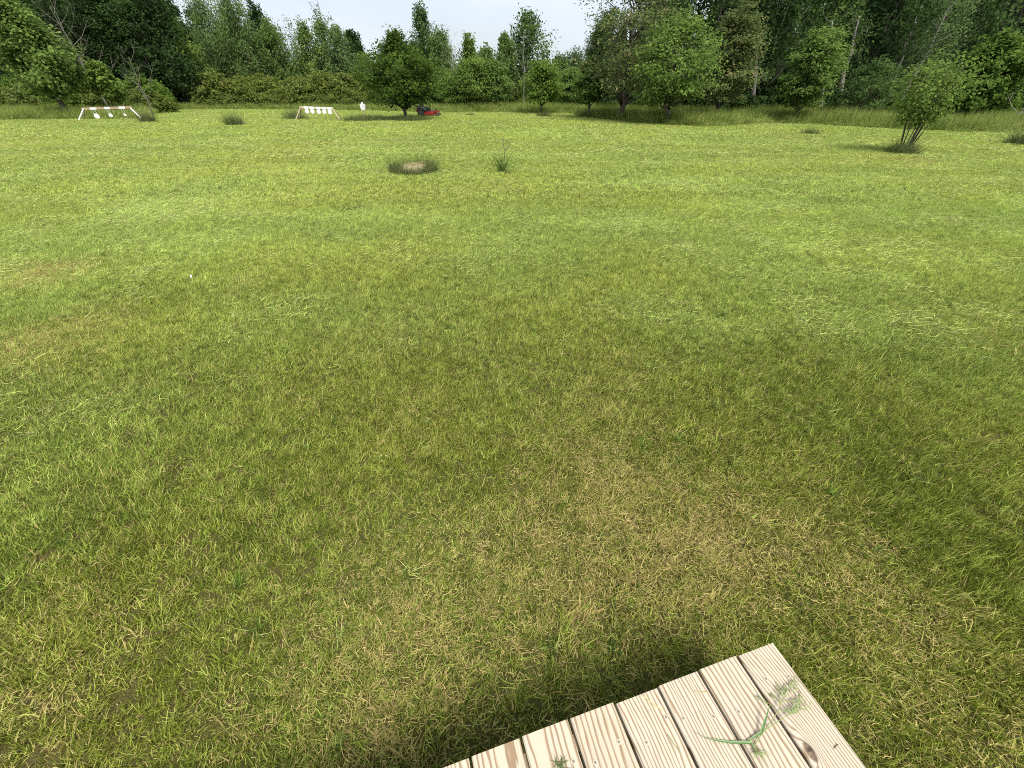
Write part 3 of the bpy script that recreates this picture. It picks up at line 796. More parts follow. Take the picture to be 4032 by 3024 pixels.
# --- right side
tree('locust_tree', 'biggest brownish locust at the corner of the right wood', 'locust', 2480, 180, 37, -170, 372, 440, 'locust', trunk_r=.22)
tree('locust_tree', 'thin young locust just left of the biggest locust trunk', 'locust', 2330, 330, 40, 240, 400, 130, 'locust_green', group='young locusts', trunk_r=.06)
tree('locust_tree', 'bright spreading locust at the front of the right wood, low branches over the grass', 'locust', 2660, 260, 32.5, 80, 392, 390, 'locust_green', trunk_r=.11, dens=.95)
tree('locust_tree', 'brown-flecked locust right of the bright spreading locust', 'locust', 2880, 230, 35, 45, 385, 260, 'locust', trunk_r=.12)
R_ = [
 (2600, 46, -220, 250, 330, 'poplar', 'poplar', 'tall poplar behind the biggest locust'),
 (2830, 44, -250, 260, 360, 'poplar', 'dark', 'tall dark poplar behind the brown-flecked locust'),
 (3050, 42, -240, 300, 330, 'poplar', 'dark', 'tall leafy poplar left of the leaning grey trunk'),
 (3250, 43, -250, 280, 330, 'poplar', 'poplar', 'tall poplar behind the leaning grey trunk'),
 (3480, 42, -240, 260, 330, 'poplar', 'dark', 'tall poplar behind the multi-stemmed shrub tree'),
 (3700, 43, -260, 280, 340, 'willow', 'willow', 'tall grey-green tree above and right of the shrub tree'),
 (3960, 42, -260, 260, 360, 'poplar', 'poplar', 'tall dark tree in the upper right corner'),
 (4200, 40, -260, 300, 360, 'poplar', 'dark', 'tall dark tree cut by the right frame edge'),
]
for (x, Y, a, b, w, sp, mt, lab) in R_:
    tree('poplar_tree', lab, sp, x, 120, Y, a, b, w, mt, group='tall poplars of the right wood', bark='bark_mid', trunk_r=.2, dens=.78)
tree('locust_tree', 'dark drooping locust left of the leaning grey trunk', 'locust', 3190, 290, 34, 120, 400, 230, 'locust_green', trunk_r=.11)
tree('maple_tree', 'green maple filling the right frame edge behind the shrub tree', 'maple', 3890, 290, 33, 160, 430, 330, 'maple', trunk_r=.12)
tree('locust_tree', 'low leafy tree behind the multi-stemmed shrub tree', 'bush', 3420, 350, 36, 240, 425, 240, 'poplar', trunk_r=.09)
# leaning bare grey trunk with a thin high crown
def leaning_trunk(label, xb, yb, xt, yt, r0, seed, crown_px=0):
    bx, by = ground(xb, yb)
    zt = z_at(yt, by); xt_ = x_at(xt, yt, by)
    g = np.random.default_rng(seed)
    t = thing('leaning_tree', label, 'tree', (bx, by, 0))
    w = MB(); n = 9
    d = np.array([xt_ - bx, .3, zt])
    P = [d * (i / (n - 1)) + np.array([g.normal(0, .06), g.normal(0, .06), 0]) * (0 < i) for i in range(n)]
    w.tube(P, [r0 * (1.5 if i == 0 else 1.0) * (1 - .75 * i / (n - 1)) for i in range(n)], 8)
    tips = []
    for i in range(16):
        u = .42 + .58 * g.random(); a = g.random() * 6.28; Lr = .5 + 1.0 * g.random()
        st = d * u; e = st + np.array([math.cos(a) * Lr, math.sin(a) * Lr, Lr * .5])
        w.tube([st, (st + e) / 2 + np.array([0, 0, -.08]), e], [r0 * .18, r0 * .12, .006], 4)
        tips += [e, (st + e) / 2 + g.normal(0, .2, 3)]
    w.build('trunk', M['bark_pale'], t, smooth=True)
    lv = leaf_cloud(np.array(tips), 26, (.3, .3, .25), .17, d * .7, seed, .7)
    cm = bpy.data.objects.new('crown', crown_mesh('crown', lv, M['poplar'])); C.objects.link(cm); cm.parent = t
leaning_trunk('leaning grey trunk, stoutest of the bare trunks in the right wood', 3285, 462, 3395, 60, .26, 3)
leaning_trunk('slanting grey trunk behind the shrub tree, left of a pair', 3470, 462, 3620, 60, .15, 5)
leaning_trunk('slanting grey trunk behind the shrub tree, right of a pair', 3515, 468, 3760, 20, .16, 8)
leaning_trunk('short pale trunk at the foot of the brown-flecked locust', 2958, 463, 2990, 150, .2, 11)
leaning_trunk('dark leaning trunk left of the stoutest grey trunk', 3225, 465, 3290, 80, .16, 14)
# multi-stemmed shrub tree on the lawn at right
SY = y_of(600)
def shrub_tree():
    bx, by = ground(3555, 598)
    t = thing('shrub_tree', 'bright green multi-stemmed shrub tree standing on the mown lawn at right', 'tree', (bx, by, 0))
    g = np.random.default_rng(77)
    cx, cz = x_at(3680, 345, by) - bx, z_at(350, by)
    w = MB(); tips = []
    for i in range(11):
        a = i * 2.4
        top = np.array([cx * .8 + .75 * math.cos(a) * (.4 + .6 * g.random()), .75 * math.sin(a) * (.4 + .6 * g.random()), cz * (.9 + .55 * g.random())])
        st = np.array([.12 * math.cos(a), .12 * math.sin(a), 0])
        md = st * .55 + top * .45 + g.normal(0, .05, 3)
        w.tube([st, md, top], [.022, .016, .006], 5)
    w.build('stems', M['bark'], t, smooth=True)
    zb, zt = z_at(462, by), z_at(200, by)
    for i in range(34):                       # upright shoots of unequal length, each a chain of leaf sprays
        a = i * 2.4 + g.normal(0, .3); rr = 1.0 * math.sqrt((i + .5) / 34)
        top = zb + (zt - zb) * (1.02 - .42 * rr ** 2 + g.normal(0, .09))
        for q in range(9):
            u = (q + g.random()) / 9
            z = zb - .1 + (top - zb) * u
            spread_ = rr * (.42 + .75 * u ** .8) * (1.0 if u < .8 else .85)
            uu = (z - zb) / (zt - zb)
            tips.append((cx * (.3 + 1.05 * uu) + 1.2 * spread_ * math.cos(a) + g.normal(0, .07), spread_ * math.sin(a) * .9 + g.normal(0, .07), z + g.normal(0, .06)))
    lv = leaf_cloud(np.array(tips), 15, (.15, .15, .13), .095, np.array([cx * .4, 0, cz * .8]), 9, .65)
    cm = bpy.data.objects.new('crown', crown_mesh('crown', lv, M['maple_bright'])); C.objects.link(cm); cm.parent = t
shrub_tree()
bare_tree('fallen_branch', 'whitish dead branches low at the right frame edge', 4010, 430, 30, 360, 140, (.5, 0), 'bark_pale', r0=.05, n=8, seed=21)

# woodland further back that closes the view, and the bramble thicket and undergrowth at its foot
def wood_proto(H, R, lo, sp, seed, mat):
    wood, lv = tree_geometry(H, R, lo, sp, seed, dens=.9, size=.26)
    V, F, lr, sr = lv
    nv = len(wood.v)
    tri = []
    for f in wood.f:
        for k in range(1, len(f) - 1): tri.append((f[0], f[k], f[k + 1]))
    tri = np.array(tri)
    VV = np.concatenate([np.array([tuple(v) for v in wood.v]), V]); FF = np.concatenate([tri, F + nv])
    mi = np.concatenate([np.zeros(len(tri), np.int32), np.ones(len(F), np.int32)])
    return np_mesh('woodland_piece', VV, FF, [M['bark'], M[mat]], {'leaf_random': np.concatenate([np.zeros(nv), lr]), 'spray_random': np.concatenate([np.zeros(nv), sr])}, mi)
wp = [wood_proto(13, 3.0, 2.0, 'poplar', 1, 'dark'), wood_proto(12, 3.2, 1.5, 'willow', 2, 'poplar'), wood_proto(12.5, 3.1, 1.2, 'maple', 3, 'dark'), wood_proto(12, 3.0, 1.5, 'poplar', 4, 'dark')]
P = []
for _ in range(900):
    Y_ = random.uniform(48, 95); px = random.uniform(-1100, 5200)
    X_ = (px - 2016) / FPX / 1.36 * Y_
    if px < 640: ok, h = Y_ > 58, random.uniform(.75, 1.1)
    elif px < 1020: ok, h = Y_ > 66, random.uniform(.55, .85)
    elif px < 1560: ok, h = Y_ > 72, random.uniform(.3, .5)
    elif px < 2350: ok, h = Y_ > 76, random.uniform(.22, .42)
    elif px < 2560: ok, h = Y_ > 60, random.uniform(.5, .8)
    else: ok, h = Y_ > 48, random.uniform(.8, 1.15)
    if ok and random.random() < (.75 if px < 2350 else .2): P.append((X_, Y_, h))
P = np.array(P); n = len(P)
scatter('woodland', 'deep wood closing the view behind the single trees', wp, np.concatenate([P[:, :2], np.zeros((n, 1))], 1),
        np.stack([np.zeros(n), np.zeros(n), rng.random(n) * 6.283], 1), np.stack([np.maximum(P[:, 2], .55) * 1.15, np.maximum(P[:, 2], .55) * 1.15, P[:, 2]], 1), rng.integers(0, 4, n))
def bush_proto(seed, mat, R=1.0, H=1.7, size=.15):
    wood, lv = tree_geometry(H, R, .15, 'bush', seed, stems=4, size=size, trunk_r=.03)
    return crown_mesh('thicket_piece', lv, M[mat])
bp = [bush_proto(31, 'shrub'), bush_proto(32, 'shrub', 1.2, 1.5), bush_proto(33, 'maple'), bush_proto(34, 'poplar'), bush_proto(35, 'dark')]
P = []
def row_of(px0, px1, Y0, Y1, n_, s0, s1, idx):
    for _ in range(n_):
        Y_ = random.uniform(Y0, Y1); px = random.uniform(px0, px1)
        P.append(((px - 2016) / FPX / 1.39 * Y_, Y_, random.uniform(s0, s1), random.choice(idx)))
row_of(640, 1560, 61, 67, 170, 1.1, 1.95, [0, 0, 1])
row_of(600, 1500, 59.5, 61.5, 60, .6, 1.1, [0, 1])
row_of(-900, 470, 47, 62, 170, .9, 1.7, [0, 1, 2])
P_th = np.array(P); P = []
row_of(1560, 2330, 60, 78, 110, .9, 1.5, [0, 2, 3])
row_of(2450, 2950, 42, 60, 70, .7, 1.5, [3, 4, 4])
row_of(2950, 4900, 40, 58, 190, .7, 1.6, [3, 4, 4])
row_of(3650, 4700, 33, 40, 40, .6, 1.0, [2, 3])
P_un = np.array(P)
for nm, lab, P in (('bramble_thicket', 'low olive-green bramble thicket in front of the left wood', P_th), ('undergrowth', 'dark leafy undergrowth at the foot of the right and far woods', P_un)):
    n = len(P)
    scatter(nm, lab, bp, np.concatenate([P[:, :2], np.zeros((n, 1))], 1), np.stack([np.zeros(n), np.zeros(n), rng.random(n) * 6.283], 1), np.stack([P[:, 2]] * 3, 1), P[:, 3])

# ---------------------------------------------------------------- grass tufts, stump, weed stalk (each its own thing)
def tuft(name, label, x, y, wpx, hpx, n=160, lean=.25, wid=.008, col=None, cat='grass tuft', group='uncut tufts on the lawn', mat='tuft', parent=None, off=(0, 0)):
    bx, by = ground(x, y)
    F, U = row(y)
    R = .5 * wpx / FPX / F * by; H = max(.12, z_at(y - hpx, by))
    me = blades(int(n * 2.2), R * .75, H * .6, H * 1.5, wid * 1.25, lean, name, 4, curl=.7, mat=mat)
    o = bpy.data.objects.new(name, me); C.objects.link(o); o.location = (bx, by, 0)
    tag(o, label, cat, group)
    return o
mt, nt, out = new_mat('tuft_blade'); M['tuft'] = mt
r = attr(nt, 'blade_random').outputs['Fac']; r2 = attr(nt, 'blade_random_b').outputs['Fac']
c = mixcol(nt, r, (.07, .11, .03), (.17, .22, .075))
c = mixcol(nt, math_n(nt, 'LESS_THAN', r2, .16), c, (.24, .2, .1))
leaf_shader(nt, out, c, .3)
mt, nt, out = new_mat('fresh_blade'); M['fresh'] = mt
r = attr(nt, 'blade_random').outputs['Fac']
leaf_shader(nt, out, mixcol(nt, r, (.08, .14, .03), (.16, .24, .06)), .35)

tuft('grass_tuft', 'dark ragged grass tuft alone on the lawn between the two racks', 925, 493, 85, 50, 260, .35, .014)
tuft('grass_tuft', 'grass tuft around the foot of the bare sapling', 586, 482, 62, 48, 220, .3, .014)
tuft('grass_tuft', 'tall grass tuft at the left legs of the five-plate rack', 1165, 470, 110, 42, 260, .25, .014)
tuft('grass_tuft', 'grass ring at the foot of the lone young locust', 2142, 460, 66, 24, 220, .3, .014)
tuft('grass_tuft', 'small flat clump of cut grass right of the mower', 1852, 455, 44, 12, 200, .7, .014)
tuft('grass_tuft', 'thin pale grass tuft on the lawn before the right wood', 3190, 528, 80, 30, 120, .3, .012)
tuft('grass_tuft', 'bushy bent grass around the shrub tree stems', 3545, 606, 120, 62, 420, .5, .011)
tuft('grass_tuft', 'dark grass mound cut by the right frame edge', 4035, 570, 130, 75, 420, .6, .012)
# long grass island under the apple tree
for lab, x, y, w, n_ in (('long grass under the apple tree trunk', 1610, 474, 170, 1300), ('long grass left of the apple tree, round the stake of the silhouette target', 1440, 475, 210, 1300)):
    tuft('long_grass', lab, x, y, w, 22, n_, .22, .014, cat='grass', group='long grass island under the apple tree')
# stump ringed with grass
bx, by = ground(1622, 686)
t = thing('stump', 'low round stump with dry tan top in a ring of grass on the lawn', 'stump', (bx, by + .35, 0))
w = MB(); prof = []
for (rr_, zz_) in ((.42, 0), (.36, .1), (.31, .17), (.28, .19), (.18, .2), (.02, .205)): prof.append((rr_, zz_))
w.lathe(prof, 'z', 26)
g = np.random.default_rng(5)
w.v = [(v[0] * (1 + .05 * math.sin(5 * math.atan2(v[1], v[0]))) + g.normal(0, .006), v[1] + g.normal(0, .006), v[2] + (g.normal(0, .008) if v[2] > .05 else 0)) for v in w.v]
w.build('stump_block', M['stump'], t)
n_ = 1900; me = blades(n_, .1, .2, .42, .009, .25, 'grass_ring', 4, curl=.8, mat='tuft')
co = np.zeros(len(me.vertices) * 3, np.float32); me.vertices.foreach_get('co', co); co = co.reshape(-1, 10, 3)
ang = rng.random(n_) * 6.283; rad = .44 + .2 * rng.random(n_)
co += np.stack([rad * np.cos(ang), rad * np.sin(ang), np.zeros(n_)], 1)[:, None, :].astype(np.float32)
co[:, :, 2] *= np.where((np.sin(ang) < -.3) & (np.abs(np.cos(ang)) < .6), .9, 1.2)[:, None]
me.vertices.foreach_set('co', co.ravel()); me.update()
o = bpy.data.objects.new('grass_ring', me); C.objects.link(o); o.parent = t
mt, nt, out = new_mat('straw_blade'); M['straw_blade'] = mt
r = attr(nt, 'blade_random').outputs['Fac']
leaf_shader(nt, out, mixcol(nt, r, (.20, .18, .08), (.46, .42, .22)), .2)
o = bpy.data.objects.new('dry_grass_top', blades(420, .3, .05, .16, .007, 0, 'dry_grass_top', 3, flat=1, mat='straw_blade')); C.objects.link(o); o.parent = t; o.location = (0, 0, .195); o['kind'] = 'stuff'
for (dx, dy, nn, h0, h1) in ((.28, .25, 26, .35, .6), (-.55, .1, 14, .3, .55), (.5, .3, 14, .35, .65), (.62, -.1, 12, .25, .5)):
    o = bpy.data.objects.new('fresh_shoots', blades(nn, .07, h0, h1, .006, .12, 'fresh_shoots', 4, curl=.4, mat='fresh')); C.objects.link(o)
    o.parent = t; o.location = (dx, dy, 0)
# weed clump with a tall dry stalk
bx, by = ground(1980, 680)
t = thing('weed_clump', 'green grass clump with one tall dry stalk beside the stump', 'weed', (bx, by, 0))
o = bpy.data.objects.new('blades', blades(90, .1, .35, .75, .013, .18, 'blades', 4, curl=.45, mat='fresh')); C.objects.link(o); o.parent = t; o.location = (-.02, 0, 0)
o = bpy.data.objects.new('cut_grass_foot', blades(220, .2, .06, .16, .008, .9, 'cut_grass_foot', 3, curl=.7, mat='tuft')); C.objects.link(o); o.parent = t; o.location = (.06, -.02, 0)
hs = z_at(535, by)
w = MB(); sx_ = .02
w.tube([(sx_, 0, 0), (sx_ + .03, 0, hs * .45), (sx_ + .02, 0, hs * .72), (sx_, 0, hs)], [.013, .011, .009, .006], 5)
for (z0_, dx, dz) in ((.55, .13, .12), (.62, .17, .16), (.7, -.05, .14), (.78, .1, .1), (.84, -.04, .08)):
    w.tube([(sx_ + .02, 0, hs * z0_), (sx_ + .02 + dx * .6, .02, hs * z0_ + dz * .5), (sx_ + .02 + dx, .03, hs * z0_ + dz)], [.007, .006, .004], 4)
w.build('stalk', M['dry_stem'], t)

# ---------------------------------------------------------------- target racks
def beam_mat(name, base, patches, halfw):
    m, nt, out = new_mat(name)
    tc = N(nt, 'ShaderNodeTexCoord').outputs['Object']
    sx = N(nt, 'ShaderNodeSeparateXYZ'); nt.links.new(tc, sx.inputs[0])
    nz = noise(nt, 7, 4, tc)
    x = math_n(nt, 'ADD', sx.outputs[0], math_n(nt, 'MULTIPLY', math_n(nt, 'SUBTRACT', nz, .5), .25))
    f = None
    for c0 in patches:
        d = math_n(nt, 'LESS_THAN', math_n(nt, 'ABSOLUTE', math_n(nt, 'SUBTRACT', x, c0)), halfw)
        f = d if f is None else math_n(nt, 'MAXIMUM', f, d)
    wood = mixcol(nt, nz, tuple(.7 * q for q in base), tuple(1.35 * q for q in base))
    c = mixcol(nt, f, wood, (.8, .8, .78))
    p = N(nt, 'ShaderNodeBsdfPrincipled'); p.inputs['Roughness'].default_value = .7
    nt.links.new(c, p.inputs['Base Color']); nt.links.new(p.outputs[0], out.inputs[0])
    return m
def disc(mb, c, r, th, seg=20, squash=1.0):
    mb.lathe([(r * .97, -th / 2), (r, -th / 2 + .002), (r, th / 2 - .002), (r * .97, th / 2)], 'y', seg, c)

# rack with three hanging plates
pl, pr = ground(325, 472), ground(548, 468)
cx_, cy_ = (pl[0] + pr[0]) / 2, (pl[1] + pr[1]) / 2
b0 = (x_at(331, 428, cy_), z_at(428, cy_)); b1 = (x_at(514, 423, cy_), z_at(423, cy_))
rz = math.radians(24)
bw = (b1[0] - b0[0]) * .86; bh = .5 * (b0[1] + b1[1])
t = thing('target_rack', 'wooden rack with patchy white beam and three hanging plates', 'target rack', ((b0[0] + b1[0]) / 2, cy_, 0), rz)
hx = [-.28 * bw, 0.0, .29 * bw]
w = MB(); w.box((0, 0, 0), (bw, .09, .14)); o = w.build('beam', beam_mat('beam_three', (.36, .26, .17), hx, .2), t, bevel=.006); o.location = (0, 0, bh); o.rotation_euler = (0, -.02, 0)
for s in (-1, 1):
    for q in (-1, 1):
        w = MB(); w.bar((s * (bw / 2 - .12), q * .05, bh - .02), (s * (bw / 2 + .42), q * .5, 0), .085, .045)
        w.build('leg', M['white_paint'] if q < 0 else M['wood_post'], t)
for i, (h, pr_, Ld) in enumerate(zip(hx, (.17, .125, .085), (.32, .32, .34))):
    a = bpy.data.objects.new('hanging_plate', None)
    w = MB(); disc(w, (0, 0, 0), pr_, .012)
    pz = bh - .05 - Ld - pr_ * .8
    po = w.build('plate', M['white_paint'], t); po.location = (h, -.06, pz)
    for s in (-1, 1):
        w = MB(); w.bar((s * .085, 0, Ld + pr_ * .85), (s * pr_ * .55, 0, pr_ * .72), .05, .01); w.build('strap', M['white_paint'], po)
# rack with five round plates
pl, pr = ground(1163, 474), ground(1338, 474)
cy_ = pl[1] + .5
b0 = x_at(1183, 423, cy_); b1 = x_at(1311, 428, cy_)
bh = z_at(425, cy_); bw = b1 - b0
t = thing('target_rack', 'wooden rack with white beam and five white round plates in a row', 'target rack', ((b0 + b1) / 2, cy_, 0), math.radians(6))
hx = [bw * q for q in (-.31, -.145, .045, .21, .375)]
w = MB(); w.box((0, 0, 0), (bw, .09, .14)); o = w.build('beam', beam_mat('beam_five', (.5, .42, .28), hx, .17), t, bevel=.006); o.location = (0, 0, bh); o.rotation_euler = (0, .035, 0)
for s in (-1, 1):
    for q in (-1, 1):
        w = MB(); w.bar((s * (bw / 2 - .05), q * .05, bh - .02 - s * .04), (s * (bw / 2 + .42), q * .5, 0), .085, .045)
        w.build('leg', M['wood_post'], t)
for h in hx:
    w = MB(); disc(w, (0, 0, 0), .155, .012); po = w.build('plate', M['white_paint'], t); po.location = (h, -.07, bh - .225 - h * .035)
    w = MB(); w.box((0, .012, .18), (.022, .012, .16)); w.build('hanger', M['white_paint'], po)
# silhouette target on a stake
bx, by = ground(1437, 471)
by -= .4
bx = x_at(1437, 466, by)
z0_, z1_ = z_at(434, by), z_at(402, by)
t = thing('silhouette_target', 'white torso-shaped target plate on a thin wooden stake', 'target', (bx, by, 0))
w = MB(); w.bar((0, .02, 0), (0, .02, z0_ + .1), .05, .03); w.build('stake', M['wood_post'], t)
hh = z1_ - z0_; hw = .21
ol = [(-.115, 0), (.115, 0), (hw * .88, hh * .22), (hw, hh * .5), (hw, hh * .8), (.075, hh * .8), (.075, hh), (-.075, hh), (-.075, hh * .8), (-hw, hh * .8), (-hw, hh * .5), (-hw * .88, hh * .22)]
w = MB(); w.prism([(x, z + z0_) for x, z in ol], -.008, .004); w.build('plate', M['white_paint'], t)

# ---------------------------------------------------------------- zero-turn mower
mx, my = ground(1693, 458)
t = thing('riding_mower', 'red and black zero-turn riding mower parked behind the apple tree', 'mower', (x_at(1685, 445, my), my, 0), math.radians(-6))
w = MB(); w.box((.1, .24, .33), (1.5, .06, .09)); w.box((.1, -.24, .33), (1.5, .06, .09)); w.box((-.55, 0, .36), (.1, .5, .12)); w.box((.82, 0, .36), (.08, .9, .08))
w.build('chassis', M['red'], t, bevel=.01)
w = MB(); w.prism([(-.2, .12), (.62, .12), (.68, .2), (.6, .29), (-.15, .29), (-.25, .2)], -.62, .62); o = w.build('cutting_deck', M['red'], t, bevel=.02)
for s in (-1, 1):
    w = MB(); w.box((.18, s * .52, .32), (.22, .16, .07)); w.build('belt_cover', M['red'], t, bevel=.01)
for s in (-1, 1):
    w = MB(); w.lathe([(.17, -.12), (.27, -.12), (.295, -.08), (.295, .08), (.27, .12), (.17, .12)], 'y', 24); o = w.build('rear_wheel', M['rubber'], t, smooth=False); o.location = (-.5, s * .5, .295)
    w = MB(); w.lathe([(.03, -.13), (.165, -.115), (.165, .115), (.03, .13)], 'y', 20); w.build('rim', M['dark_grey'], o)
    w = MB(); w.lathe([(.06, -.06), (.12, -.06), (.14, -.03), (.14, .03), (.12, .06), (.06, .06)], 'y', 18); o = w.build('caster_wheel', M['rubber'], t); o.location = (.92, s * .4, .14)
    w = MB(); w.lathe([(.015, -.065), (.06, -.062), (.06, .062), (.015, .065)], 'y', 14); w.build('rim', M['metal'], o)
    w = MB(); w.bar((.92, s * .47, .14), (.9, s * .47, .32), .03); w.bar((.92, s * .33, .14), (.9, s * .33, .32), .03); w.box((.9, s * .4, .34), (.12, .2, .05)); w.bar((.88, s * .4, .34), (.85, s * .4, .45), .06); w.build('caster_fork', M['red'], t)
    w = MB(); w.prism([(-.82, .45), (-.8, .6), (-.62, .68), (-.3, .68), (-.06, .58), (-.02, .42), (-.16, .5), (-.32, .6), (-.62, .6), (-.76, .5)], s * .5 - .14, s * .5 + .14); w.build('fender', M['dark_grey'], t, bevel=.01)
    w = MB(); w.tube([(-.02, s * .33, .6), (.02, s * .36, .82), (.1, s * .36, .97), (.13, s * .2, 1.02), (.12, s * .06, 1.0)], .017, 7); w.build('control_lever', M['black'], t)
    w = MB(); w.tube([(-.7, s * .42, .5), (-.78, s * .42, .85), (-.7, s * .42, 1.05), (-.68, s * .38, 1.1), (-.68, 0, 1.1)], .024, 8); w.build('roll_bar', M['black'], t)
w = MB(); w.box((-.22, 0, .66), (.5, .5, .1)); w.build('seat', M['black'], t, bevel=.03)
w = MB(); w.box((-.45, 0, .9), (.1, .48, .48), Vector((0, 0, 1)).rotation_difference(Vector((-.25, 0, 1))).to_matrix()); w.build('backrest', M['black'], t, bevel=.03)
w = MB(); w.box((-.72, 0, .55), (.36, .52, .3)); w.lathe([(.14, 0), (.15, .02), (.15, .08), (.1, .1)], 'z', 16, (-.72, 0, .7)); w.build('engine', M['black'], t, bevel=.02)
w = MB(); w.box((-.93, 0, .42), (.06, .7, .16)); w.build('rear_bumper', M['red'], t, bevel=.01)
w = MB(); w.box((.5, 0, .4), (.5, .5, .03)); w.box((.74, 0, .47), (.03, .5, .16), Vector((0, 0, 1)).rotation_difference(Vector((.4, 0, 1))).to_matrix()); w.build('foot_plate', M['dark_grey'], t, bevel=.005)
w = MB(); w.box((.08, 0, .5), (.28, .56, .3)); w.build('seat_box', M['black'], t, bevel=.02)

# ---------------------------------------------------------------- the deck
deck = thing('wooden_deck', 'new pale pine deck corner at the bottom of the picture', 'deck', (DK0.x, DK0.y, 0))
span = (DKF - DK0).length / 7.0
GAP = .0085
nb = 15
ya = math.atan2(d_along.y, d_along.x) - math.pi / 2
skew = Vector((d_across.x, d_across.y, 0))
nrm_along = Vector((d_along.x, d_along.y, 0)); perp = Vector((-d_along.y, d_along.x, 0))
if perp.dot(skew) < 0: perp = -perp
LEN = 2.4
g = np.random.default_rng(17)
step = abs(skew.dot(perp)) * span
shift = skew.dot(nrm_along) * span           # the cut ends step a little from board to board
for i in range(nb):
    wdt = step - GAP
    st = .02 * 0 + float(g.normal(0, .0025)) + (0 if i else 0)
    w = MB()
    # board in its own axes: local x across, local y along (towards the house)
    sk = shift / step * wdt
    x0, x1 = -wdt / 2, wdt / 2
    th = .036
    bev = .004
    sec = [(x0, 0), (x1, 0), (x1, th - bev), (x1 - bev, th), (x0 + bev, th), (x0, th - bev)]
    def endy(x): return (x - x0) / wdt * sk + st
    v = [(x, endy(x), z) for x, z in sec] + [(x, LEN, z) for x, z in sec]
    f = [tuple(range(6)), tuple(range(11, 5, -1))] + [(k, k + 6, (k + 1) % 6 + 6, (k + 1) % 6) for k in range(6)]
    w.add(v, f)
    mat = M['deck']
    if i == 0:
        kp = (deck_pt(3190, 2958) - DK0)
        M['deck_knot'] = deck_wood('deck_pine_knot', (kp.dot(perp) - (wdt / 2 + GAP / 2), kp.dot(nrm_along)))
        mat = M['deck_knot']
    # local x axis = perp direction
    b = w.build('plank', mat, deck)
    c0 = perp * (i * step + wdt / 2 + GAP / 2 * (1 if i else 1)) + nrm_along * (i * shift)
    b.location = (c0.x, c0.y, DECK_Z - th)
    # orientation: columns perp, along
    from mathutils import Matrix
    R3 = Matrix(((perp.x, nrm_along.x, 0), (perp.y, nrm_along.y, 0), (0, 0, 1)))
    if R3.determinant() < 0:
        for q in b.data.polygons: q.flip()
    b.matrix_local = Matrix.Translation(b.location) @ R3.to_4x4()
    for yy_ in (.10, 1.0):
        for xx_ in (-.042, .042):
            w = MB(); w.lathe([(.0068, th), (.0066, th + .0012), (.0042, th + .0012)], 'z', 12)
            w2 = MB(); w2.lathe([(.004, th + .0008), (.0036, th + .0017)], 'z', 10)
            s1 = w.build('screw', M['screw_ring'], b); s1.location = (xx_ + g.normal(0, .006), yy_ + g.normal(0, .012), 0)
            w2.build('screw_head', M['screw'], s1)
for (o0, o1) in ((.03, .068), (1.0, 1.038)):
    w = MB(); a = nrm_along * o0; b2 = nrm_along * o1
    e = perp * (nb * step) + nrm_along * (nb * shift)
    q = [a + perp * .02, b2 + perp * .02, b2 + e, a + e]
    w.add([(p.x, p.y, .12) for p in q] + [(p.x, p.y, DECK_Z - .0365) for p in q], [(3, 2, 1, 0), (4, 5, 6, 7), (0, 1, 5, 4), (1, 2, 6, 5), (2, 3, 7, 6), (3, 0, 4, 7)])
    w.build('joist', M['wood_post'], deck)
a = nrm_along * .0725 + perp * .02; b2 = nrm_along * LEN + perp * .02; w = MB()
q = [a, b2, b2 + perp * .038, a + perp * .038]
w.add([(p.x, p.y, .12) for p in q] + [(p.x, p.y, DECK_Z - .0365) for p in q], [(3, 2, 1, 0), (4, 5, 6, 7), (0, 1, 5, 4), (1, 2, 6, 5), (2, 3, 7, 6), (3, 0, 4, 7)])
w.build('joist', M['wood_post'], deck)
for (u, v) in ((.06, .12), (1.6, .12), (.06, 1.9)):
    w = MB(); p = perp * u + nrm_along * v; w.box((p.x, p.y, .06), (.09, .09, .12)); w.build('post', M['wood_post'], deck)

# seed-head stem of grass lying on the deck
def dpt(cx, cy, z=.004):     # a point of the deck board surface
    v = deck_pt(2550 + cx * .4069, 2424 + cy * .4069); return Vector((v.x, v.y, DECK_Z + .6 * z + .0008))
root = dpt(1020, 1275)
t = thing('grass_sprig', 'green grass stem with feathery seed head and broad leaf lying on the deck', 'grass stem', tuple(root))
def rel(*q): return [p - root for p in q]
def ribbon(mb, pts, wid):
    pts = [Vector(p) for p in pts]; n = len(pts); vs, fs = [], []
    for i, p in enumerate(pts):
        d = (pts[min(i + 1, n - 1)] - pts[max(i - 1, 0)]).normalized(); s = d.cross(Vector((0, 0, 1))).normalized() * wid[i] / 2
        vs += [p - s + Vector((0, 0, wid[i] * .25)), p, p + s + Vector((0, 0, wid[i] * .25))]
    for i in range(n - 1): fs += [(3 * i, 3 * i + 1, 3 * i + 4, 3 * i + 3), (3 * i + 1, 3 * i + 2, 3 * i + 5, 3 * i + 4)]
    mb.add(vs, fs)
w = MB(); w.tube(rel(dpt(1020, 1280, .006), dpt(1070, 1190, .01), dpt(1160, 1060, .018), dpt(1245, 935, .022), dpt(1290, 830, .025), dpt(1340, 700, .03)), [.0014, .0013, .0011, .001, .0008, .0005], 6)
w.tube(rel(dpt(970, 1210, .006), dpt(1090, 1140, .012), dpt(1230, 1045, .016), dpt(1330, 975, .02), dpt(1450, 945, .024)), [.0013, .0011, .001, .0008, .0005], 6); w.build('stem', M['green_stem'], t)
w = MB(); ribbon(w, rel(dpt(1035, 1300, .004), dpt(1000, 1240, .012), dpt(920, 1232, .008), dpt(800, 1230, .005), dpt(690, 1215, .006), dpt(560, 1190, .008), dpt(450, 1130, .012)), [.004, .0075, .0075, .0065, .005, .002, .0006]); w.build('leaf', M['green_leaf'], t)
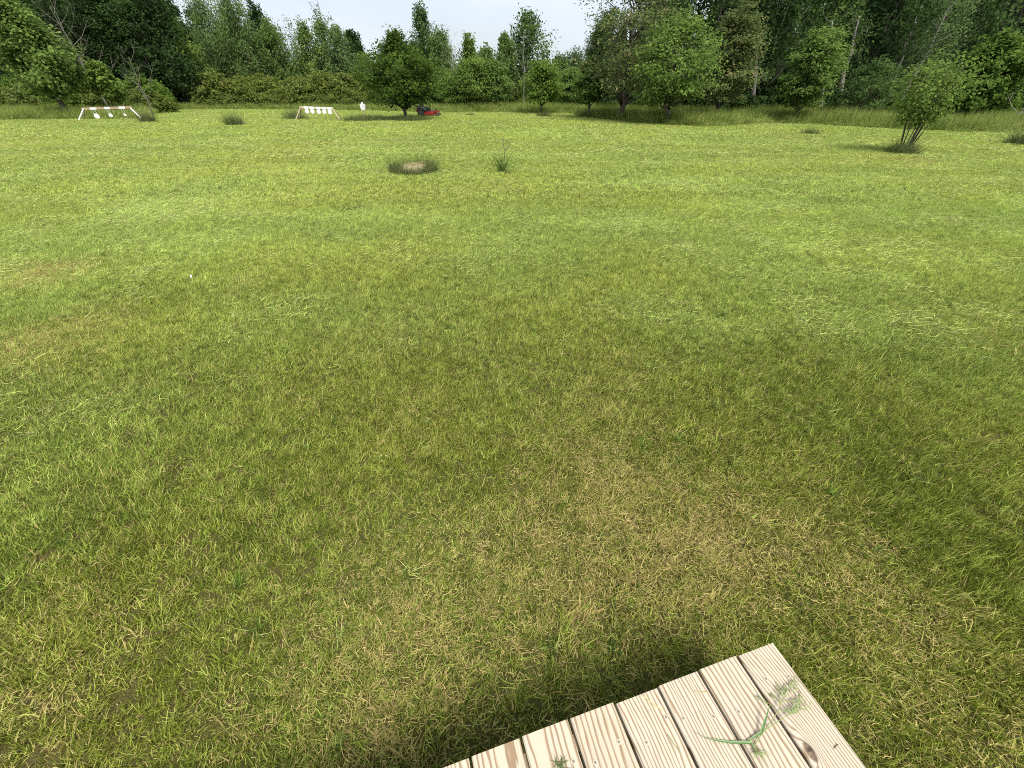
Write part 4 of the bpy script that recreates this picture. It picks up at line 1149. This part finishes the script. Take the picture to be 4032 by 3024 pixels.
w = MB(); ribbon(w, rel(dpt(960, 1218, .006), dpt(1040, 1170, .012), dpt(1085, 1140, .018), dpt(1105, 1050, .03), dpt(1145, 890, .05)), [.004, .005, .007, .006, .001]); w.build('leaf', M['green_leaf'], t)
w = MB(); g = np.random.default_rng(3)
for i in range(15):
    u = g.random(); b0_ = Vector((1235 + 60 * u, 950 - 190 * u, 0)) if i < 10 else Vector((1300 + 130 * u, 990 - 45 * u, 0))
    a_ = g.normal(-1.05, .55) if i < 10 else g.normal(-.35, .35)
    Lb = g.uniform(90, 260)
    p0 = dpt(b0_.x, b0_.y, .02); p1 = dpt(b0_.x + math.cos(a_) * Lb * .5, b0_.y + math.sin(a_) * Lb * .5, .015 + .012 * g.random()); p2 = dpt(b0_.x + math.cos(a_) * Lb, b0_.y + math.sin(a_) * Lb, .006 + .02 * g.random())
    w.tube(rel(p0, p1, p2), [.0008, .0007, .0005], 4)
    for k_ in range(5):
        q0 = p1.lerp(p2, k_ / 4.2); dd = (p2 - p1).normalized(); sd = dd.cross(Vector((0, 0, 1))) * (1 if k_ % 2 else -1)
        q1 = q0 + (dd * .8 + sd * .5) * .014
        w.tube(rel(q0, q0.lerp(q1, .6), q1), [.0007, .0015, .0004], 4)
w.build('seed_head', M['green_stem'], t)
w = MB()
for i in range(14):
    p0 = dpt(1030 + g.normal(0, 20), 1300 + g.normal(0, 20), .004); a_ = g.normal(.9, .35); Lb = g.uniform(60, 190)
    p1 = dpt(1030 + math.cos(a_) * Lb, 1300 + math.sin(a_) * Lb, .006 + .012 * g.random())
    w.tube(rel(p0, p0.lerp(p1, .5) + Vector((0, 0, .01)), p1), [.0007, .0009, .0004], 4)
w.build('roots', M['green_stem'], t)
# loose straws on the boards
def straw(label, pts, wid, mat='straw'):
    P_ = [dpt(*q) for q in pts]; r0_ = P_[0]
    w = MB(); w.tube([p - r0_ for p in P_], wid, 5)
    o = w.build('grass_straw', M[mat], None); o.location = r0_
    tag(o, label, 'straw', 'loose straws on the deck')
straw('yellow-green straw on the fourth board from the right deck edge', [(-60, 770, .004), (30, 840, .006), (140, 920, .004)], .0016)
straw('pale straw lying across a screw on the third board from the right deck edge', [(455, 738, .003), (520, 742, .004), (590, 745, .003)], .0012)
straw('thin green straw in the middle of the fourth board', [(195, 1150, .003), (250, 1240, .005), (310, 1320, .003)], .0009, 'green_stem')
straw('short dry straw near the knot on the corner board', [(1800, 1285, .003), (1820, 1265, .003), (1840, 1245, .004)], .0012, 'dry_stem')
# little heap of clippings at the lower edge of the deck
p = deck_pt(2203, 3018); me = blades(36, .014, .012, .03, .003, .9, 'clipping_heap', 3, curl=.5, mat='tuft')
o = bpy.data.objects.new('clipping_heap', me); C.objects.link(o); o.location = (p.x, p.y, DECK_Z + .001)
tag(o, 'little heap of grass clippings on the deck at the bottom edge', 'clippings')
# scrap of white litter on the lawn
bx, by = ground(757, 1102)
w = MB(); w.add([(-.012, 0, .0), (.012, .005, .0), (.013, .012, .03), (-.008, .012, .033), (.0, .02, .018)], [(0, 1, 2, 3), (0, 3, 4), (1, 4, 2)])
o = w.build('litter_scrap', M['litter']); o.location = (bx, by, .03); tag(o, 'small scrap of white litter on the open lawn at left', 'litter')
